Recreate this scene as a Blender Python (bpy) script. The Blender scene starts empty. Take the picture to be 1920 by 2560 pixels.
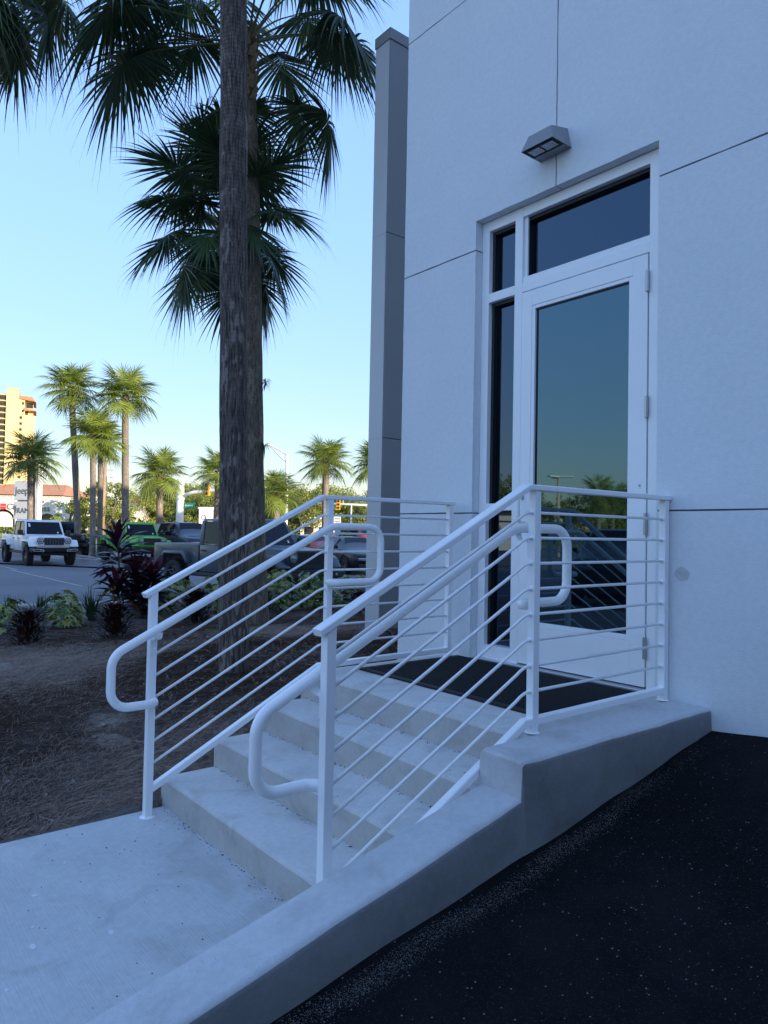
import bpy, bmesh, math, random
import numpy as np
from math import sin, cos, pi, radians, sqrt, atan2
from mathutils import Vector, Matrix, Euler

rnd = random.Random(7)
nrng = np.random.default_rng(11)
scene = bpy.context.scene
COL = scene.collection

# ---------------------------------------------------------------- camera
CAM = Vector((2.0423, -3.5187, 0.8359)); YAW = 0.8887; PITCH = 0.0287; ROLL = 0.019
fwd = Vector((-sin(YAW)*cos(PITCH), cos(YAW)*cos(PITCH), sin(PITCH)))
rgt0 = Vector((cos(YAW), sin(YAW), 0)); up0 = rgt0.cross(fwd)
rgt = cos(ROLL)*rgt0 + sin(ROLL)*up0; upv = -sin(ROLL)*rgt0 + cos(ROLL)*up0
cd = bpy.data.cameras.new('camera'); cam = bpy.data.objects.new('camera', cd); COL.objects.link(cam)
cam.matrix_world = Matrix(((rgt.x, upv.x, -fwd.x, CAM.x), (rgt.y, upv.y, -fwd.y, CAM.y), (rgt.z, upv.z, -fwd.z, CAM.z), (0, 0, 0, 1)))
cd.sensor_fit = 'VERTICAL'; cd.sensor_height = 24.0; cd.lens = 24.0*1792.7/2560
cd.clip_start = 0.05; cd.clip_end = 6000
scene.camera = cam

# ---------------------------------------------------------------- sky and sun
SUN_EL = radians(12.5); SUN_AZ = Vector((0.965, 0.262, 0)).normalized()
w = bpy.data.worlds.new('World'); scene.world = w; w.use_nodes = True
nt = w.node_tree; nt.nodes.clear()
sky = nt.nodes.new('ShaderNodeTexSky'); sky.sky_type = 'NISHITA'; sky.sun_disc = False
sky.sun_elevation = SUN_EL; sky.sun_rotation = atan2(SUN_AZ.x, SUN_AZ.y)
sky.altitude = 0; sky.air_density = 1.0; sky.dust_density = 0.3; sky.ozone_density = 1.6
bg = nt.nodes.new('ShaderNodeBackground'); bg.inputs[1].default_value = 0.15
wo = nt.nodes.new('ShaderNodeOutputWorld')
# the whole sky dome is evened out by one curve (luminance ** 0.28), hue kept, as the phone's tone curve does
bw = nt.nodes.new('ShaderNodeRGBToBW'); pw = nt.nodes.new('ShaderNodeMath'); pw.operation = 'POWER'; pw.inputs[1].default_value = -0.72
vm = nt.nodes.new('ShaderNodeVectorMath'); vm.operation = 'SCALE'; hsv = nt.nodes.new('ShaderNodeHueSaturation'); hsv.inputs['Saturation'].default_value = 1.08
nt.links.new(sky.outputs[0], bw.inputs[0]); nt.links.new(bw.outputs[0], pw.inputs[0]); nt.links.new(sky.outputs[0], vm.inputs[0]); nt.links.new(pw.outputs[0], vm.inputs['Scale'])
nt.links.new(vm.outputs[0], hsv.inputs['Color']); tint = nt.nodes.new('ShaderNodeMixRGB'); tint.blend_type = 'MULTIPLY'; tint.inputs[0].default_value = 1; tint.inputs[2].default_value = (.99, .925, 1.04, 1)
nt.links.new(hsv.outputs[0], tint.inputs[1]); nt.links.new(tint.outputs[0], bg.inputs[0]); nt.links.new(bg.outputs[0], wo.inputs[0])
sd = bpy.data.lights.new('sun', 'SUN'); sd.energy = 2.0; sd.angle = radians(0.53); sd.color = (1.0, 0.84, 0.62)
so = bpy.data.objects.new('sun', sd); COL.objects.link(so)
sdir = Vector((SUN_AZ.x*cos(SUN_EL), SUN_AZ.y*cos(SUN_EL), sin(SUN_EL)))
so.rotation_euler = sdir.to_track_quat('Z', 'Y').to_euler(); so.location = (20, 5, 30)
vs = scene.view_settings; vs.view_transform = 'Standard'; vs.look = 'None'; vs.gamma = 1; vs.exposure = 2.2
vs.use_curve_mapping = False

# ---------------------------------------------------------------- helpers
class MB:
    def __init__(s): s.v = []; s.f = []; s.mi = []
    def add(s, vs_, fs, mi=0):
        o = len(s.v); s.v.extend([tuple(p) for p in vs_]); s.f.extend([tuple(i+o for i in f) for f in fs]); s.mi.extend([mi]*len(fs)); return s
    def box(s, x0, x1, y0, y1, z0, z1, b=0, mi=0):
        if b <= 0:
            vs_ = [(x, y, z) for x in (x0, x1) for y in (y0, y1) for z in (z0, z1)]
            return s.add(vs_, [(0, 1, 3, 2), (4, 6, 7, 5), (0, 4, 5, 1), (2, 3, 7, 6), (0, 2, 6, 4), (1, 5, 7, 3)], mi)
        bm = bmesh.new(); bmesh.ops.create_cube(bm, size=1)
        for v in bm.verts: v.co = ((x0+x1)/2+v.co.x*(x1-x0), (y0+y1)/2+v.co.y*(y1-y0), (z0+z1)/2+v.co.z*(z1-z0))
        bmesh.ops.bevel(bm, geom=list(bm.edges), offset=b, segments=2, profile=0.5, affect='EDGES')
        return s.bm(bm, mi)
    def bm(s, bm, mi=0):
        bm.verts.index_update(); bm.normal_update()
        s.add([v.co[:] for v in bm.verts], [[v.index for v in f.verts] for f in bm.faces], mi); bm.free(); return s
    def prism(s, pts, axis, a, b, bev=0, mi=0):
        # pts: 2D polygon in the two other axes (cyclic order), extruded along axis from a to b
        def P(p, t): return {'x': (t, p[0], p[1]), 'y': (p[0], t, p[1]), 'z': (p[0], p[1], t)}[axis]
        n = len(pts); bm = bmesh.new()
        A = [bm.verts.new(P(p, a)) for p in pts]; B = [bm.verts.new(P(p, b)) for p in pts]
        bm.faces.new(A); bm.faces.new(B[::-1])
        for i in range(n): bm.faces.new((A[i], B[i], B[(i+1) % n], A[(i+1) % n]))
        bmesh.ops.recalc_face_normals(bm, faces=list(bm.faces))
        if bev > 0: bmesh.ops.bevel(bm, geom=list(bm.edges), offset=bev, segments=2, profile=0.5, affect='EDGES', clamp_overlap=True)
        return s.bm(bm, mi)
    def tube(s, path, r, n=10, caps=True, mi=0):
        P = [Vector(p) for p in path]; R = r if isinstance(r, (list, tuple)) else [r]*len(P)
        rings = []; prev = None
        for i, p in enumerate(P):
            t = (P[min(i+1, len(P)-1)]-P[max(i-1, 0)]).normalized()
            if prev is None:
                a = Vector((0, 0, 1)) if abs(t.z) < .9 else Vector((1, 0, 0))
                u = t.cross(a).normalized()
            else:
                u = (prev-t*prev.dot(t)).normalized()
            prev = u; v = t.cross(u)
            rings.append([p+(u*cos(2*pi*k/n)+v*sin(2*pi*k/n))*R[i] for k in range(n)])
        vs_ = [q for rg in rings for q in rg]; fs = []
        for i in range(len(P)-1):
            for k in range(n):
                fs.append((i*n+k, i*n+(k+1) % n, (i+1)*n+(k+1) % n, (i+1)*n+k))
        if caps: fs.append(tuple(range(n))[::-1]); fs.append(tuple((len(P)-1)*n+k for k in range(n)))
        return s.add(vs_, fs, mi)
    def lathe(s, prof, n=20, axis='z', c=(0, 0, 0), mi=0):
        vs_ = []; fs = []; m = len(prof)
        for k in range(n):
            a = 2*pi*k/n
            for r, h in prof:
                q = {'z': (r*cos(a), r*sin(a), h), 'y': (r*cos(a), h, r*sin(a)), 'x': (h, r*cos(a), r*sin(a))}[axis]
                vs_.append((q[0]+c[0], q[1]+c[1], q[2]+c[2]))
        for k in range(n):
            k2 = (k+1) % n
            for j in range(m-1): fs.append((k*m+j, k2*m+j, k2*m+j+1, k*m+j+1))
        return s.add(vs_, fs, mi)
    def loft(s, rings, caps=True, mi=0):
        n = len(rings[0]); vs_ = [q for rg in rings for q in rg]; fs = []
        for i in range(len(rings)-1):
            for k in range(n): fs.append((i*n+k, i*n+(k+1) % n, (i+1)*n+(k+1) % n, (i+1)*n+k))
        if caps: fs.append(tuple(range(n))[::-1]); fs.append(tuple((len(rings)-1)*n+k for k in range(n)))
        return s.add(vs_, fs, mi)
    def mesh(s, name, mats, smooth=False):
        me = bpy.data.meshes.new(name); me.from_pydata(s.v, [], s.f); me.update()
        bm = bmesh.new(); bm.from_mesh(me); bmesh.ops.recalc_face_normals(bm, faces=list(bm.faces)); bm.to_mesh(me); bm.free()
        for m in (mats if isinstance(mats, (list, tuple)) else [mats]): me.materials.append(m)
        if len(me.polygons) == len(s.mi): me.polygons.foreach_set('material_index', s.mi)
        if smooth: me.polygons.foreach_set('use_smooth', [True]*len(me.polygons))
        return me
    def build(s, name, mats, parent=None, smooth=False, angle=None):
        me = s.mesh(name, mats, smooth or angle is not None)
        if angle is not None: me.set_sharp_from_angle(angle=radians(angle))
        o = bpy.data.objects.new(name, me); COL.objects.link(o)
        if parent: o.parent = parent
        return o

def raw(name, V, F, mats, parent=None, mi=None, smooth=False):
    me = bpy.data.meshes.new(name); V = np.asarray(V, np.float32); F = np.asarray(F, np.int32)
    k = F.shape[1]; me.vertices.add(len(V)); me.vertices.foreach_set('co', V.ravel())
    me.loops.add(F.size); me.loops.foreach_set('vertex_index', F.ravel())
    me.polygons.add(len(F)); me.polygons.foreach_set('loop_start', np.arange(0, F.size, k, dtype=np.int32))
    for m in (mats if isinstance(mats, (list, tuple)) else [mats]): me.materials.append(m)
    if mi is not None: me.polygons.foreach_set('material_index', np.asarray(mi, np.int32))
    if smooth: me.polygons.foreach_set('use_smooth', np.ones(len(F), bool))
    me.update(calc_edges=True); me.validate()
    o = bpy.data.objects.new(name, me); COL.objects.link(o)
    if parent: o.parent = parent
    return o

def tag(o, label=None, cat=None, group=None, kind=None):
    if label: o['label'] = label
    if cat: o['category'] = cat
    if group: o['group'] = group
    if kind: o['kind'] = kind
    return o
def empty(name, loc=(0, 0, 0), rz=0, label=None, cat=None, group=None):
    o = bpy.data.objects.new(name, None); COL.objects.link(o); o.location = loc; o.rotation_euler = (0, 0, rz)
    o.empty_display_size = .2
    return tag(o, label, cat, group)
def inst(name, me, parent=None, loc=(0, 0, 0), rot=(0, 0, 0), sc=1):
    o = bpy.data.objects.new(name, me); COL.objects.link(o); o.location = loc; o.rotation_euler = rot
    o.scale = (sc, sc, sc) if not isinstance(sc, (tuple, list)) else sc
    if parent: o.parent = parent
    return o

# ---------------------------------------------------------------- materials
def mat(name, col, rough=.6, metal=0, var=None, col2=None, bump=None, spec=.5, coat=0, ior=None, stretch=(1, 1, 1), trans=0, rand=0):
    m = bpy.data.materials.new(name); m.use_nodes = True; t = m.node_tree; N = t.nodes; L = t.links
    b = N['Principled BSDF']; b.inputs['Base Color'].default_value = (*col, 1); b.inputs['Roughness'].default_value = rough
    b.inputs['Metallic'].default_value = metal; b.inputs['Specular IOR Level'].default_value = spec
    if coat: b.inputs['Coat Weight'].default_value = coat; b.inputs['Coat Roughness'].default_value = .04
    if ior: b.inputs['IOR'].default_value = ior
    tc = N.new('ShaderNodeTexCoord'); mp = N.new('ShaderNodeMapping'); mp.inputs['Scale'].default_value = stretch
    L.new(tc.outputs['Object'], mp.inputs['Vector'])
    out = None
    if var:
        nz = N.new('ShaderNodeTexNoise'); nz.inputs['Scale'].default_value = var; nz.inputs['Detail'].default_value = 6; nz.inputs['Roughness'].default_value = .62
        L.new(mp.outputs[0], nz.inputs['Vector'])
        rp = N.new('ShaderNodeValToRGB'); rp.color_ramp.elements[0].position = .32; rp.color_ramp.elements[1].position = .68
        rp.color_ramp.elements[0].color = (*col, 1); rp.color_ramp.elements[1].color = (*(col2 or col), 1)
        L.new(nz.outputs[0], rp.inputs[0]); out = rp.outputs[0]
    if rand:
        oi = N.new('ShaderNodeObjectInfo'); hs = N.new('ShaderNodeHueSaturation')
        mr = N.new('ShaderNodeMapRange'); mr.inputs[3].default_value = 1-rand; mr.inputs[4].default_value = 1+rand
        L.new(oi.outputs['Random'], mr.inputs[0]); L.new(mr.outputs[0], hs.inputs['Value'])
        if out is None: hs.inputs['Color'].default_value = (*col, 1)
        else: L.new(out, hs.inputs['Color'])
        out = hs.outputs[0]
    if out is not None: L.new(out, b.inputs['Base Color'])
    if bump:
        nb = N.new('ShaderNodeTexNoise'); nb.inputs['Scale'].default_value = bump[0]; nb.inputs['Detail'].default_value = 5
        L.new(mp.outputs[0], nb.inputs['Vector'])
        bp = N.new('ShaderNodeBump'); bp.inputs['Strength'].default_value = bump[1]; bp.inputs['Distance'].default_value = bump[2] if len(bump) > 2 else .01
        L.new(nb.outputs[0], bp.inputs['Height']); L.new(bp.outputs[0], b.inputs['Normal'])
    if trans:
        tr = N.new('ShaderNodeBsdfTranslucent'); mx = N.new('ShaderNodeMixShader'); mx.inputs[0].default_value = trans
        if out is not None: L.new(out, tr.inputs[0])
        else: tr.inputs[0].default_value = (*col, 1)
        L.new(b.outputs[0], mx.inputs[1]); L.new(tr.outputs[0], mx.inputs[2]); L.new(mx.outputs[0], N['Material Output'].inputs[0])
    return m

def node(m, typ): return m.node_tree.nodes.new(typ)
M = {}
def stucco():
    m = mat('stucco_paint', (.70, .735, .765), .9, var=2.2, col2=(.735, .765, .79), bump=(110, .2, .010))
    t = m.node_tree; N = t.nodes; L = t.links; b = N['Principled BSDF']; tc = N.new('ShaderNodeTexCoord')
    base = b.inputs['Base Color'].links[0].from_socket
    n2 = N.new('ShaderNodeTexNoise'); n2.inputs['Scale'].default_value = 34; n2.inputs['Detail'].default_value = 6; L.new(tc.outputs['Object'], n2.inputs[0])
    r2 = N.new('ShaderNodeValToRGB'); r2.color_ramp.elements[0].position = .35; r2.color_ramp.elements[0].color = (.965, .965, .965, 1); r2.color_ramp.elements[1].position = .65; r2.color_ramp.elements[1].color = (1.02, 1.02, 1.02, 1)
    L.new(n2.outputs[0], r2.inputs[0]); mx = N.new('ShaderNodeMixRGB'); mx.blend_type = 'MULTIPLY'; mx.inputs[0].default_value = 1
    L.new(base, mx.inputs[1]); L.new(r2.outputs[0], mx.inputs[2]); L.new(mx.outputs[0], b.inputs['Base Color'])
    return m
M['stucco'] = stucco()
M['wing'] = mat('dark_cladding', (.10, .105, .115), .6, var=.6, col2=(.12, .125, .135))
M['joint'] = mat('joint_sealant', (.12, .13, .15), .9)
M['stain'] = mat('patch_plaster', (.44, .45, .44), .9, var=22, col2=(.62, .64, .66), bump=(120, .3, .003))
M['white'] = mat('white_enamel', (.92, .925, .93), .3, var=2.2, col2=(.89, .90, .91), coat=.2, bump=(90, .04, .002))
M['frame'] = mat('frame_paint', (.90, .91, .92), .4, var=3, col2=(.86, .87, .885), bump=(150, .05, .002))
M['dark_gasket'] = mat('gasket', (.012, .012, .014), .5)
M['alum'] = mat('hinge_metal', (.42, .44, .46), .35, metal=.8)
M['thresh'] = mat('threshold_aluminium', (.6, .61, .62), .3, metal=.7)
M['lamp_grey'] = mat('lamp_paint', (.23, .235, .25), .45, var=60, col2=(.25, .255, .27))
M['lamp_dark'] = mat('lamp_inner', (.02, .02, .022), .5)
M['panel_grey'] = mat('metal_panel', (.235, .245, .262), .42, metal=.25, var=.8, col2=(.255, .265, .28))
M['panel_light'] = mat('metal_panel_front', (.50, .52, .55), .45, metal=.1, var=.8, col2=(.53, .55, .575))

def glass_mat(name, tint, ior):
    m = mat(name, (.004, .005, .007), .015, spec=.5, ior=ior)
    m.node_tree.nodes['Principled BSDF'].inputs['Specular Tint'].default_value = (*tint, 1)
    return m
M['door_glass'] = glass_mat('door_glass', (.50, .84, 1.0), 2.3)
M['side_glass'] = glass_mat('tinted_glass', (.50, .74, 1.0), 1.95)
M['car_glass'] = glass_mat('car_glass', (.8, .9, 1), 1.33)

def concrete(name, c1, c2, broom=False, warm=False):
    m = mat(name, c1, .88, var=2.2, col2=c2)
    t = m.node_tree; N = t.nodes; L = t.links; b = N['Principled BSDF']
    tc = N.new('ShaderNodeTexCoord')
    base = b.inputs['Base Color'].links[0].from_socket
    n2 = N.new('ShaderNodeTexNoise'); n2.inputs['Scale'].default_value = 38; n2.inputs['Detail'].default_value = 8
    L.new(tc.outputs['Object'], n2.inputs[0])
    r2 = N.new('ShaderNodeValToRGB'); r2.color_ramp.elements[0].position = .3; r2.color_ramp.elements[0].color = (.90, .90, .90, 1)
    r2.color_ramp.elements[1].position = .7; r2.color_ramp.elements[1].color = (1.05, 1.05, 1.05, 1)
    L.new(n2.outputs[0], r2.inputs[0])
    mx = N.new('ShaderNodeMixRGB'); mx.blend_type = 'MULTIPLY'; mx.inputs[0].default_value = .75
    L.new(base, mx.inputs[1]); L.new(r2.outputs[0], mx.inputs[2])
    # pock marks
    vo = N.new('ShaderNodeTexVoronoi'); vo.inputs['Scale'].default_value = 55; L.new(tc.outputs['Object'], vo.inputs['Vector'])
    n3 = N.new('ShaderNodeTexNoise'); n3.inputs['Scale'].default_value = 5; L.new(tc.outputs['Object'], n3.inputs[0])
    ma = N.new('ShaderNodeMath'); ma.operation = 'MULTIPLY'; ma.inputs[1].default_value = .16; L.new(n3.outputs[0], ma.inputs[0])
    lt = N.new('ShaderNodeMath'); lt.operation = 'LESS_THAN'; L.new(vo.outputs['Distance'], lt.inputs[0]); L.new(ma.outputs[0], lt.inputs[1])
    mk = N.new('ShaderNodeMixRGB'); mk.inputs[2].default_value = (.16, .16, .15, 1)
    mf = N.new('ShaderNodeMath'); mf.operation = 'MULTIPLY'; mf.inputs[1].default_value = .55; L.new(lt.outputs[0], mf.inputs[0])
    L.new(mf.outputs[0], mk.inputs[0]); L.new(mx.outputs[0], mk.inputs[1]); last = mk.outputs[0]
    # large darker stains
    n5 = N.new('ShaderNodeTexNoise'); n5.inputs['Scale'].default_value = 3.1; n5.inputs['Detail'].default_value = 5; n5.inputs['Distortion'].default_value = 1.2
    L.new(tc.outputs['Object'], n5.inputs[0])
    r5 = N.new('ShaderNodeValToRGB'); r5.color_ramp.elements[0].position = .52; r5.color_ramp.elements[0].color = (1, 1, 1, 1)
    r5.color_ramp.elements[1].position = .72; r5.color_ramp.elements[1].color = (.82, .81, .79, 1)
    L.new(n5.outputs[0], r5.inputs[0])
    mm = N.new('ShaderNodeMixRGB'); mm.blend_type = 'MULTIPLY'; mm.inputs[0].default_value = 1
    L.new(last, mm.inputs[1]); L.new(r5.outputs[0], mm.inputs[2]); L.new(mm.outputs[0], b.inputs['Base Color'])
    # relief
    nb = N.new('ShaderNodeTexNoise'); nb.inputs['Scale'].default_value = 120; nb.inputs['Detail'].default_value = 6
    mpp = N.new('ShaderNodeMapping'); L.new(tc.outputs['Object'], mpp.inputs[0]); L.new(mpp.outputs[0], nb.inputs[0])
    if broom: mpp.inputs['Scale'].default_value = (.07, 1.6, 1); mpp.inputs['Rotation'].default_value = (0, 0, .05)
    bp = N.new('ShaderNodeBump'); bp.inputs['Strength'].default_value = .5 if broom else .35; bp.inputs['Distance'].default_value = .005
    L.new(nb.outputs[0], bp.inputs['Height']); L.new(bp.outputs[0], b.inputs['Normal'])
    return m
M['conc_pad'] = concrete('broomed_concrete', (.50, .505, .505), (.56, .565, .56), broom=True)
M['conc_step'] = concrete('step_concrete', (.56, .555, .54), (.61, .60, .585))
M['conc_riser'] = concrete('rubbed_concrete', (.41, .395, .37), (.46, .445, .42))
M['conc_side'] = concrete('weathered_concrete', (.20, .205, .205), (.27, .275, .27))  # kerb side: weathered tone, darkened further to stand for its shade
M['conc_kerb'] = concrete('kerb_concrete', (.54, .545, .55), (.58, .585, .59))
M['conc_lot'] = mat('lot_kerb_concrete', (.36, .35, .33), .9, var=3, col2=(.44, .43, .41))

def asphalt():
    m = mat('fresh_asphalt', (.003, .0034, .0045), .9, var=1.6, col2=(.014, .015, .017), bump=(230, .9, .008), spec=.08)
    t = m.node_tree; N = t.nodes; L = t.links; b = N['Principled BSDF']; tc = N.new('ShaderNodeTexCoord')
    base = b.inputs['Base Color'].links[0].from_socket
    def specks(scale, thr, size, colr, src):
        vo = N.new('ShaderNodeTexVoronoi'); vo.inputs['Scale'].default_value = scale; L.new(tc.outputs['Object'], vo.inputs['Vector'])
        sp = N.new('ShaderNodeSeparateColor'); L.new(vo.outputs['Color'], sp.inputs[0])
        gt = N.new('ShaderNodeMath'); gt.operation = 'GREATER_THAN'; gt.inputs[1].default_value = thr; L.new(sp.outputs[0], gt.inputs[0])
        lt = N.new('ShaderNodeMath'); lt.operation = 'LESS_THAN'; lt.inputs[1].default_value = size; L.new(vo.outputs['Distance'], lt.inputs[0])
        mu = N.new('ShaderNodeMath'); mu.operation = 'MULTIPLY'; L.new(gt.outputs[0], mu.inputs[0]); L.new(lt.outputs[0], mu.inputs[1])
        mx = N.new('ShaderNodeMixRGB'); mx.inputs[2].default_value = (*colr, 1); L.new(mu.outputs[0], mx.inputs[0]); L.new(src, mx.inputs[1])
        return mx.outputs[0]
    o = specks(150, .66, .40, (.022, .023, .026), base)
    o = specks(110, .975, .28, (.26, .26, .25), o)
    L.new(o, b.inputs['Base Color'])
    return m
M['asphalt'] = asphalt()
M['lot'] = mat('old_asphalt', (.115, .115, .125), .85, var=.35, col2=(.16, .16, .17), bump=(40, .4, .02))
M['road'] = mat('road_asphalt', (.22, .19, .165), .9, var=.2, col2=(.27, .235, .20))
M['line'] = mat('road_paint', (.50, .50, .50), .8, var=5, col2=(.22, .22, .23))
M['grassfar'] = mat('lawn', (.16, .17, .035), .95, var=.25, col2=(.24, .21, .06))
M['ground'] = mat('far_ground', (.10, .11, .05), .95, var=.05, col2=(.15, .14, .08))
M['mat_rubber'] = None

def rubber():
    m = mat('rubber_mat', (.010, .010, .012), .8, spec=.12)
    t = m.node_tree; N = t.nodes; L = t.links; b = N['Principled BSDF']; tc = N.new('ShaderNodeTexCoord')
    mp = N.new('ShaderNodeMapping'); mp.inputs['Rotation'].default_value = (0, 0, .6); L.new(tc.outputs['Object'], mp.inputs[0])
    vo = N.new('ShaderNodeTexVoronoi'); vo.inputs['Scale'].default_value = 62; vo.inputs['Randomness'].default_value = .12; L.new(mp.outputs[0], vo.inputs[0])
    bp = N.new('ShaderNodeBump'); bp.inputs['Strength'].default_value = 1; bp.inputs['Distance'].default_value = .008
    L.new(vo.outputs['Distance'], bp.inputs['Height']); L.new(bp.outputs[0], b.inputs['Normal'])
    rp = N.new('ShaderNodeValToRGB'); rp.color_ramp.elements[0].position = .25; rp.color_ramp.elements[0].color = (.005, .005, .006, 1)
    rp.color_ramp.elements[1].position = .6; rp.color_ramp.elements[1].color = (.022, .022, .025, 1)
    L.new(vo.outputs['Distance'], rp.inputs[0]); L.new(rp.outputs[0], b.inputs['Base Color'])
    return m
M['mat_rubber'] = rubber()
M['mat_edge'] = mat('rubber_border', (.014, .016, .017), .6, spec=.25)
M['mulch'] = mat('bed_soil', (.115, .086, .070), .95, var=2.4, col2=(.19, .158, .138), bump=(45, .9, .03))
M['needle'] = mat('pine_straw', (.12, .076, .055), .8, var=30, col2=(.35, .245, .185))
M['needle_pale'] = mat('dry_straw', (.24, .19, .14), .85, var=24, col2=(.36, .30, .23))
M['sand'] = mat('bare_sand', (.28, .235, .20), .95, var=9, col2=(.17, .135, .11), bump=(60, .6, .02))
M['grit'] = mat('pale_grit', (.20, .20, .19), .9, var=300, col2=(.34, .33, .31))
M['debris'] = mat('dark_seed', (.015, .014, .013), .8)
M['paintspot'] = mat('paint_drip', (.66, .68, .70), .7)
M['stick'] = mat('dry_twig', (.12, .095, .07), .9, var=30, col2=(.2, .165, .12))
M['rock'] = mat('pale_stone', (.26, .24, .21), .9, var=20, col2=(.36, .34, .31))

def bark(name, c1, c2, c3):
    m = mat(name, c1, .95)
    t = m.node_tree; N = t.nodes; L = t.links; b = N['Principled BSDF']; tc = N.new('ShaderNodeTexCoord')
    mp = N.new('ShaderNodeMapping'); mp.inputs['Scale'].default_value = (1, 1, .11); L.new(tc.outputs['Object'], mp.inputs[0])
    n1 = N.new('ShaderNodeTexNoise'); n1.inputs['Scale'].default_value = 62; n1.inputs['Detail'].default_value = 7; n1.inputs['Roughness'].default_value = .7; L.new(mp.outputs[0], n1.inputs[0])
    r1 = N.new('ShaderNodeValToRGB'); e = r1.color_ramp.elements; e[0].position = .41; e[0].color = (*c2, 1); e[1].position = .53; e[1].color = (*c1, 1)
    x = e.new(.68); x.color = (*c3, 1); L.new(n1.outputs[0], r1.inputs[0])
    # pale flaking patches
    mp2 = N.new('ShaderNodeMapping'); mp2.inputs['Scale'].default_value = (1, 1, .45); L.new(tc.outputs['Object'], mp2.inputs[0])
    n2 = N.new('ShaderNodeTexNoise'); n2.inputs['Scale'].default_value = 4.2; n2.inputs['Detail'].default_value = 3; L.new(mp2.outputs[0], n2.inputs[0])
    n4 = N.new('ShaderNodeTexNoise'); n4.inputs['Scale'].default_value = 30; n4.inputs['Detail'].default_value = 2
    mp4 = N.new('ShaderNodeMapping'); mp4.inputs['Scale'].default_value = (1, 1, .3); L.new(tc.outputs['Object'], mp4.inputs[0]); L.new(mp4.outputs[0], n4.inputs[0])
    ad = N.new('ShaderNodeMath'); ad.operation = 'MULTIPLY'; L.new(n2.outputs[0], ad.inputs[0]); L.new(n4.outputs[0], ad.inputs[1])
    r2 = N.new('ShaderNodeValToRGB'); r2.color_ramp.elements[0].position = .30; r2.color_ramp.elements[0].color = (0, 0, 0, 1); r2.color_ramp.elements[1].position = .345; r2.color_ramp.elements[1].color = (1, 1, 1, 1)
    L.new(ad.outputs[0], r2.inputs[0])
    mx = N.new('ShaderNodeMixRGB'); mx.inputs[2].default_value = (c3[0]*1.1, c3[1]*1.1, c3[2]*1.1, 1); L.new(r2.outputs[0], mx.inputs[0]); L.new(r1.outputs[0], mx.inputs[1])
    # ring scars
    wv = N.new('ShaderNodeTexWave'); wv.bands_direction = 'Z'; wv.inputs['Scale'].default_value = 9.0; wv.inputs['Distortion'].default_value = 3.5; wv.inputs['Detail'].default_value = 3; wv.inputs['Detail Scale'].default_value = 2
    L.new(tc.outputs['Object'], wv.inputs[0])
    r3 = N.new('ShaderNodeValToRGB'); r3.color_ramp.elements[0].position = .05; r3.color_ramp.elements[0].color = (.48, .48, .48, 1); r3.color_ramp.elements[1].position = .35; r3.color_ramp.elements[1].color = (1, 1, 1, 1)
    L.new(wv.outputs[0], r3.inputs[0])
    m3 = N.new('ShaderNodeMixRGB'); m3.blend_type = 'MULTIPLY'
    sx = N.new('ShaderNodeSeparateXYZ'); L.new(tc.outputs['Object'], sx.inputs[0]); mz = N.new('ShaderNodeMapRange'); mz.inputs[1].default_value = 1.5; mz.inputs[2].default_value = 5.5; mz.inputs[3].default_value = .05; mz.inputs[4].default_value = .75
    L.new(sx.outputs[2], mz.inputs[0]); L.new(mz.outputs[0], m3.inputs[0]); L.new(mx.outputs[0], m3.inputs[1]); L.new(r3.outputs[0], m3.inputs[2])
    L.new(m3.outputs[0], b.inputs['Base Color'])
    bp = N.new('ShaderNodeBump'); bp.inputs['Strength'].default_value = .9; bp.inputs['Distance'].default_value = .02
    L.new(n1.outputs[0], bp.inputs['Height']); L.new(bp.outputs[0], b.inputs['Normal'])
    return m
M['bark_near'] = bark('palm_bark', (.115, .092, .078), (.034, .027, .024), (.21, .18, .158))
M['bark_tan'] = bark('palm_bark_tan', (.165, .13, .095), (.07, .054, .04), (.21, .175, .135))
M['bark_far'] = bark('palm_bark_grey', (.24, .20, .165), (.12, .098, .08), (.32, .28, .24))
M['boot'] = mat('palm_boots', (.16, .10, .055), .9, var=18, col2=(.30, .21, .13))
M['frond'] = mat('palm_leaf', (.030, .066, .026), .42, var=3, col2=(.052, .092, .032), trans=.22, rand=.25)  # near fronds: shade put into a darker green
M['frond_lit'] = mat('palm_leaf_yellowish', (.14, .21, .03), .45, var=3, col2=(.25, .30, .055), trans=.3, rand=.28)  # far fronds: sunlight put into a lighter yellow-green
M['petiole'] = mat('palm_stalk', (.10, .12, .035), .5)
M['leafA'] = mat('broadleaf', (.15, .20, .028), .6, var=.9, col2=(.26, .28, .06), trans=.3, rand=.3)
M['leafB'] = mat('broadleaf_bright', (.20, .29, .035), .6, var=.9, col2=(.32, .37, .06), trans=.3, rand=.25)
M['wood'] = mat('tree_bark', (.12, .10, .085), .9, var=8, col2=(.2, .17, .15))
M['sch_g'] = mat('schefflera_green', (.045, .105, .024), .4, var=20, col2=(.08, .145, .032), trans=.2)
M['sch_y'] = mat('schefflera_cream', (.26, .29, .07), .45, var=20, col2=(.38, .39, .13), trans=.2)
M['cro_d'] = mat('croton_dark', (.012, .010, .012), .35, var=15, col2=(.040, .014, .018))
M['cro_r'] = mat('croton_red', (.16, .015, .018), .4, var=15, col2=(.07, .010, .014), trans=.15)
M['cro_b'] = mat('croton_bronze', (.085, .045, .016), .4, var=15, col2=(.045, .028, .014))
M['cor_d'] = mat('cordyline_dark', (.014, .009, .014), .28, var=9, col2=(.045, .016, .028), trans=.05)
M['cor_r'] = mat('cordyline_red', (.11, .012, .028), .35, var=9, col2=(.055, .012, .022), trans=.2)
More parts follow.
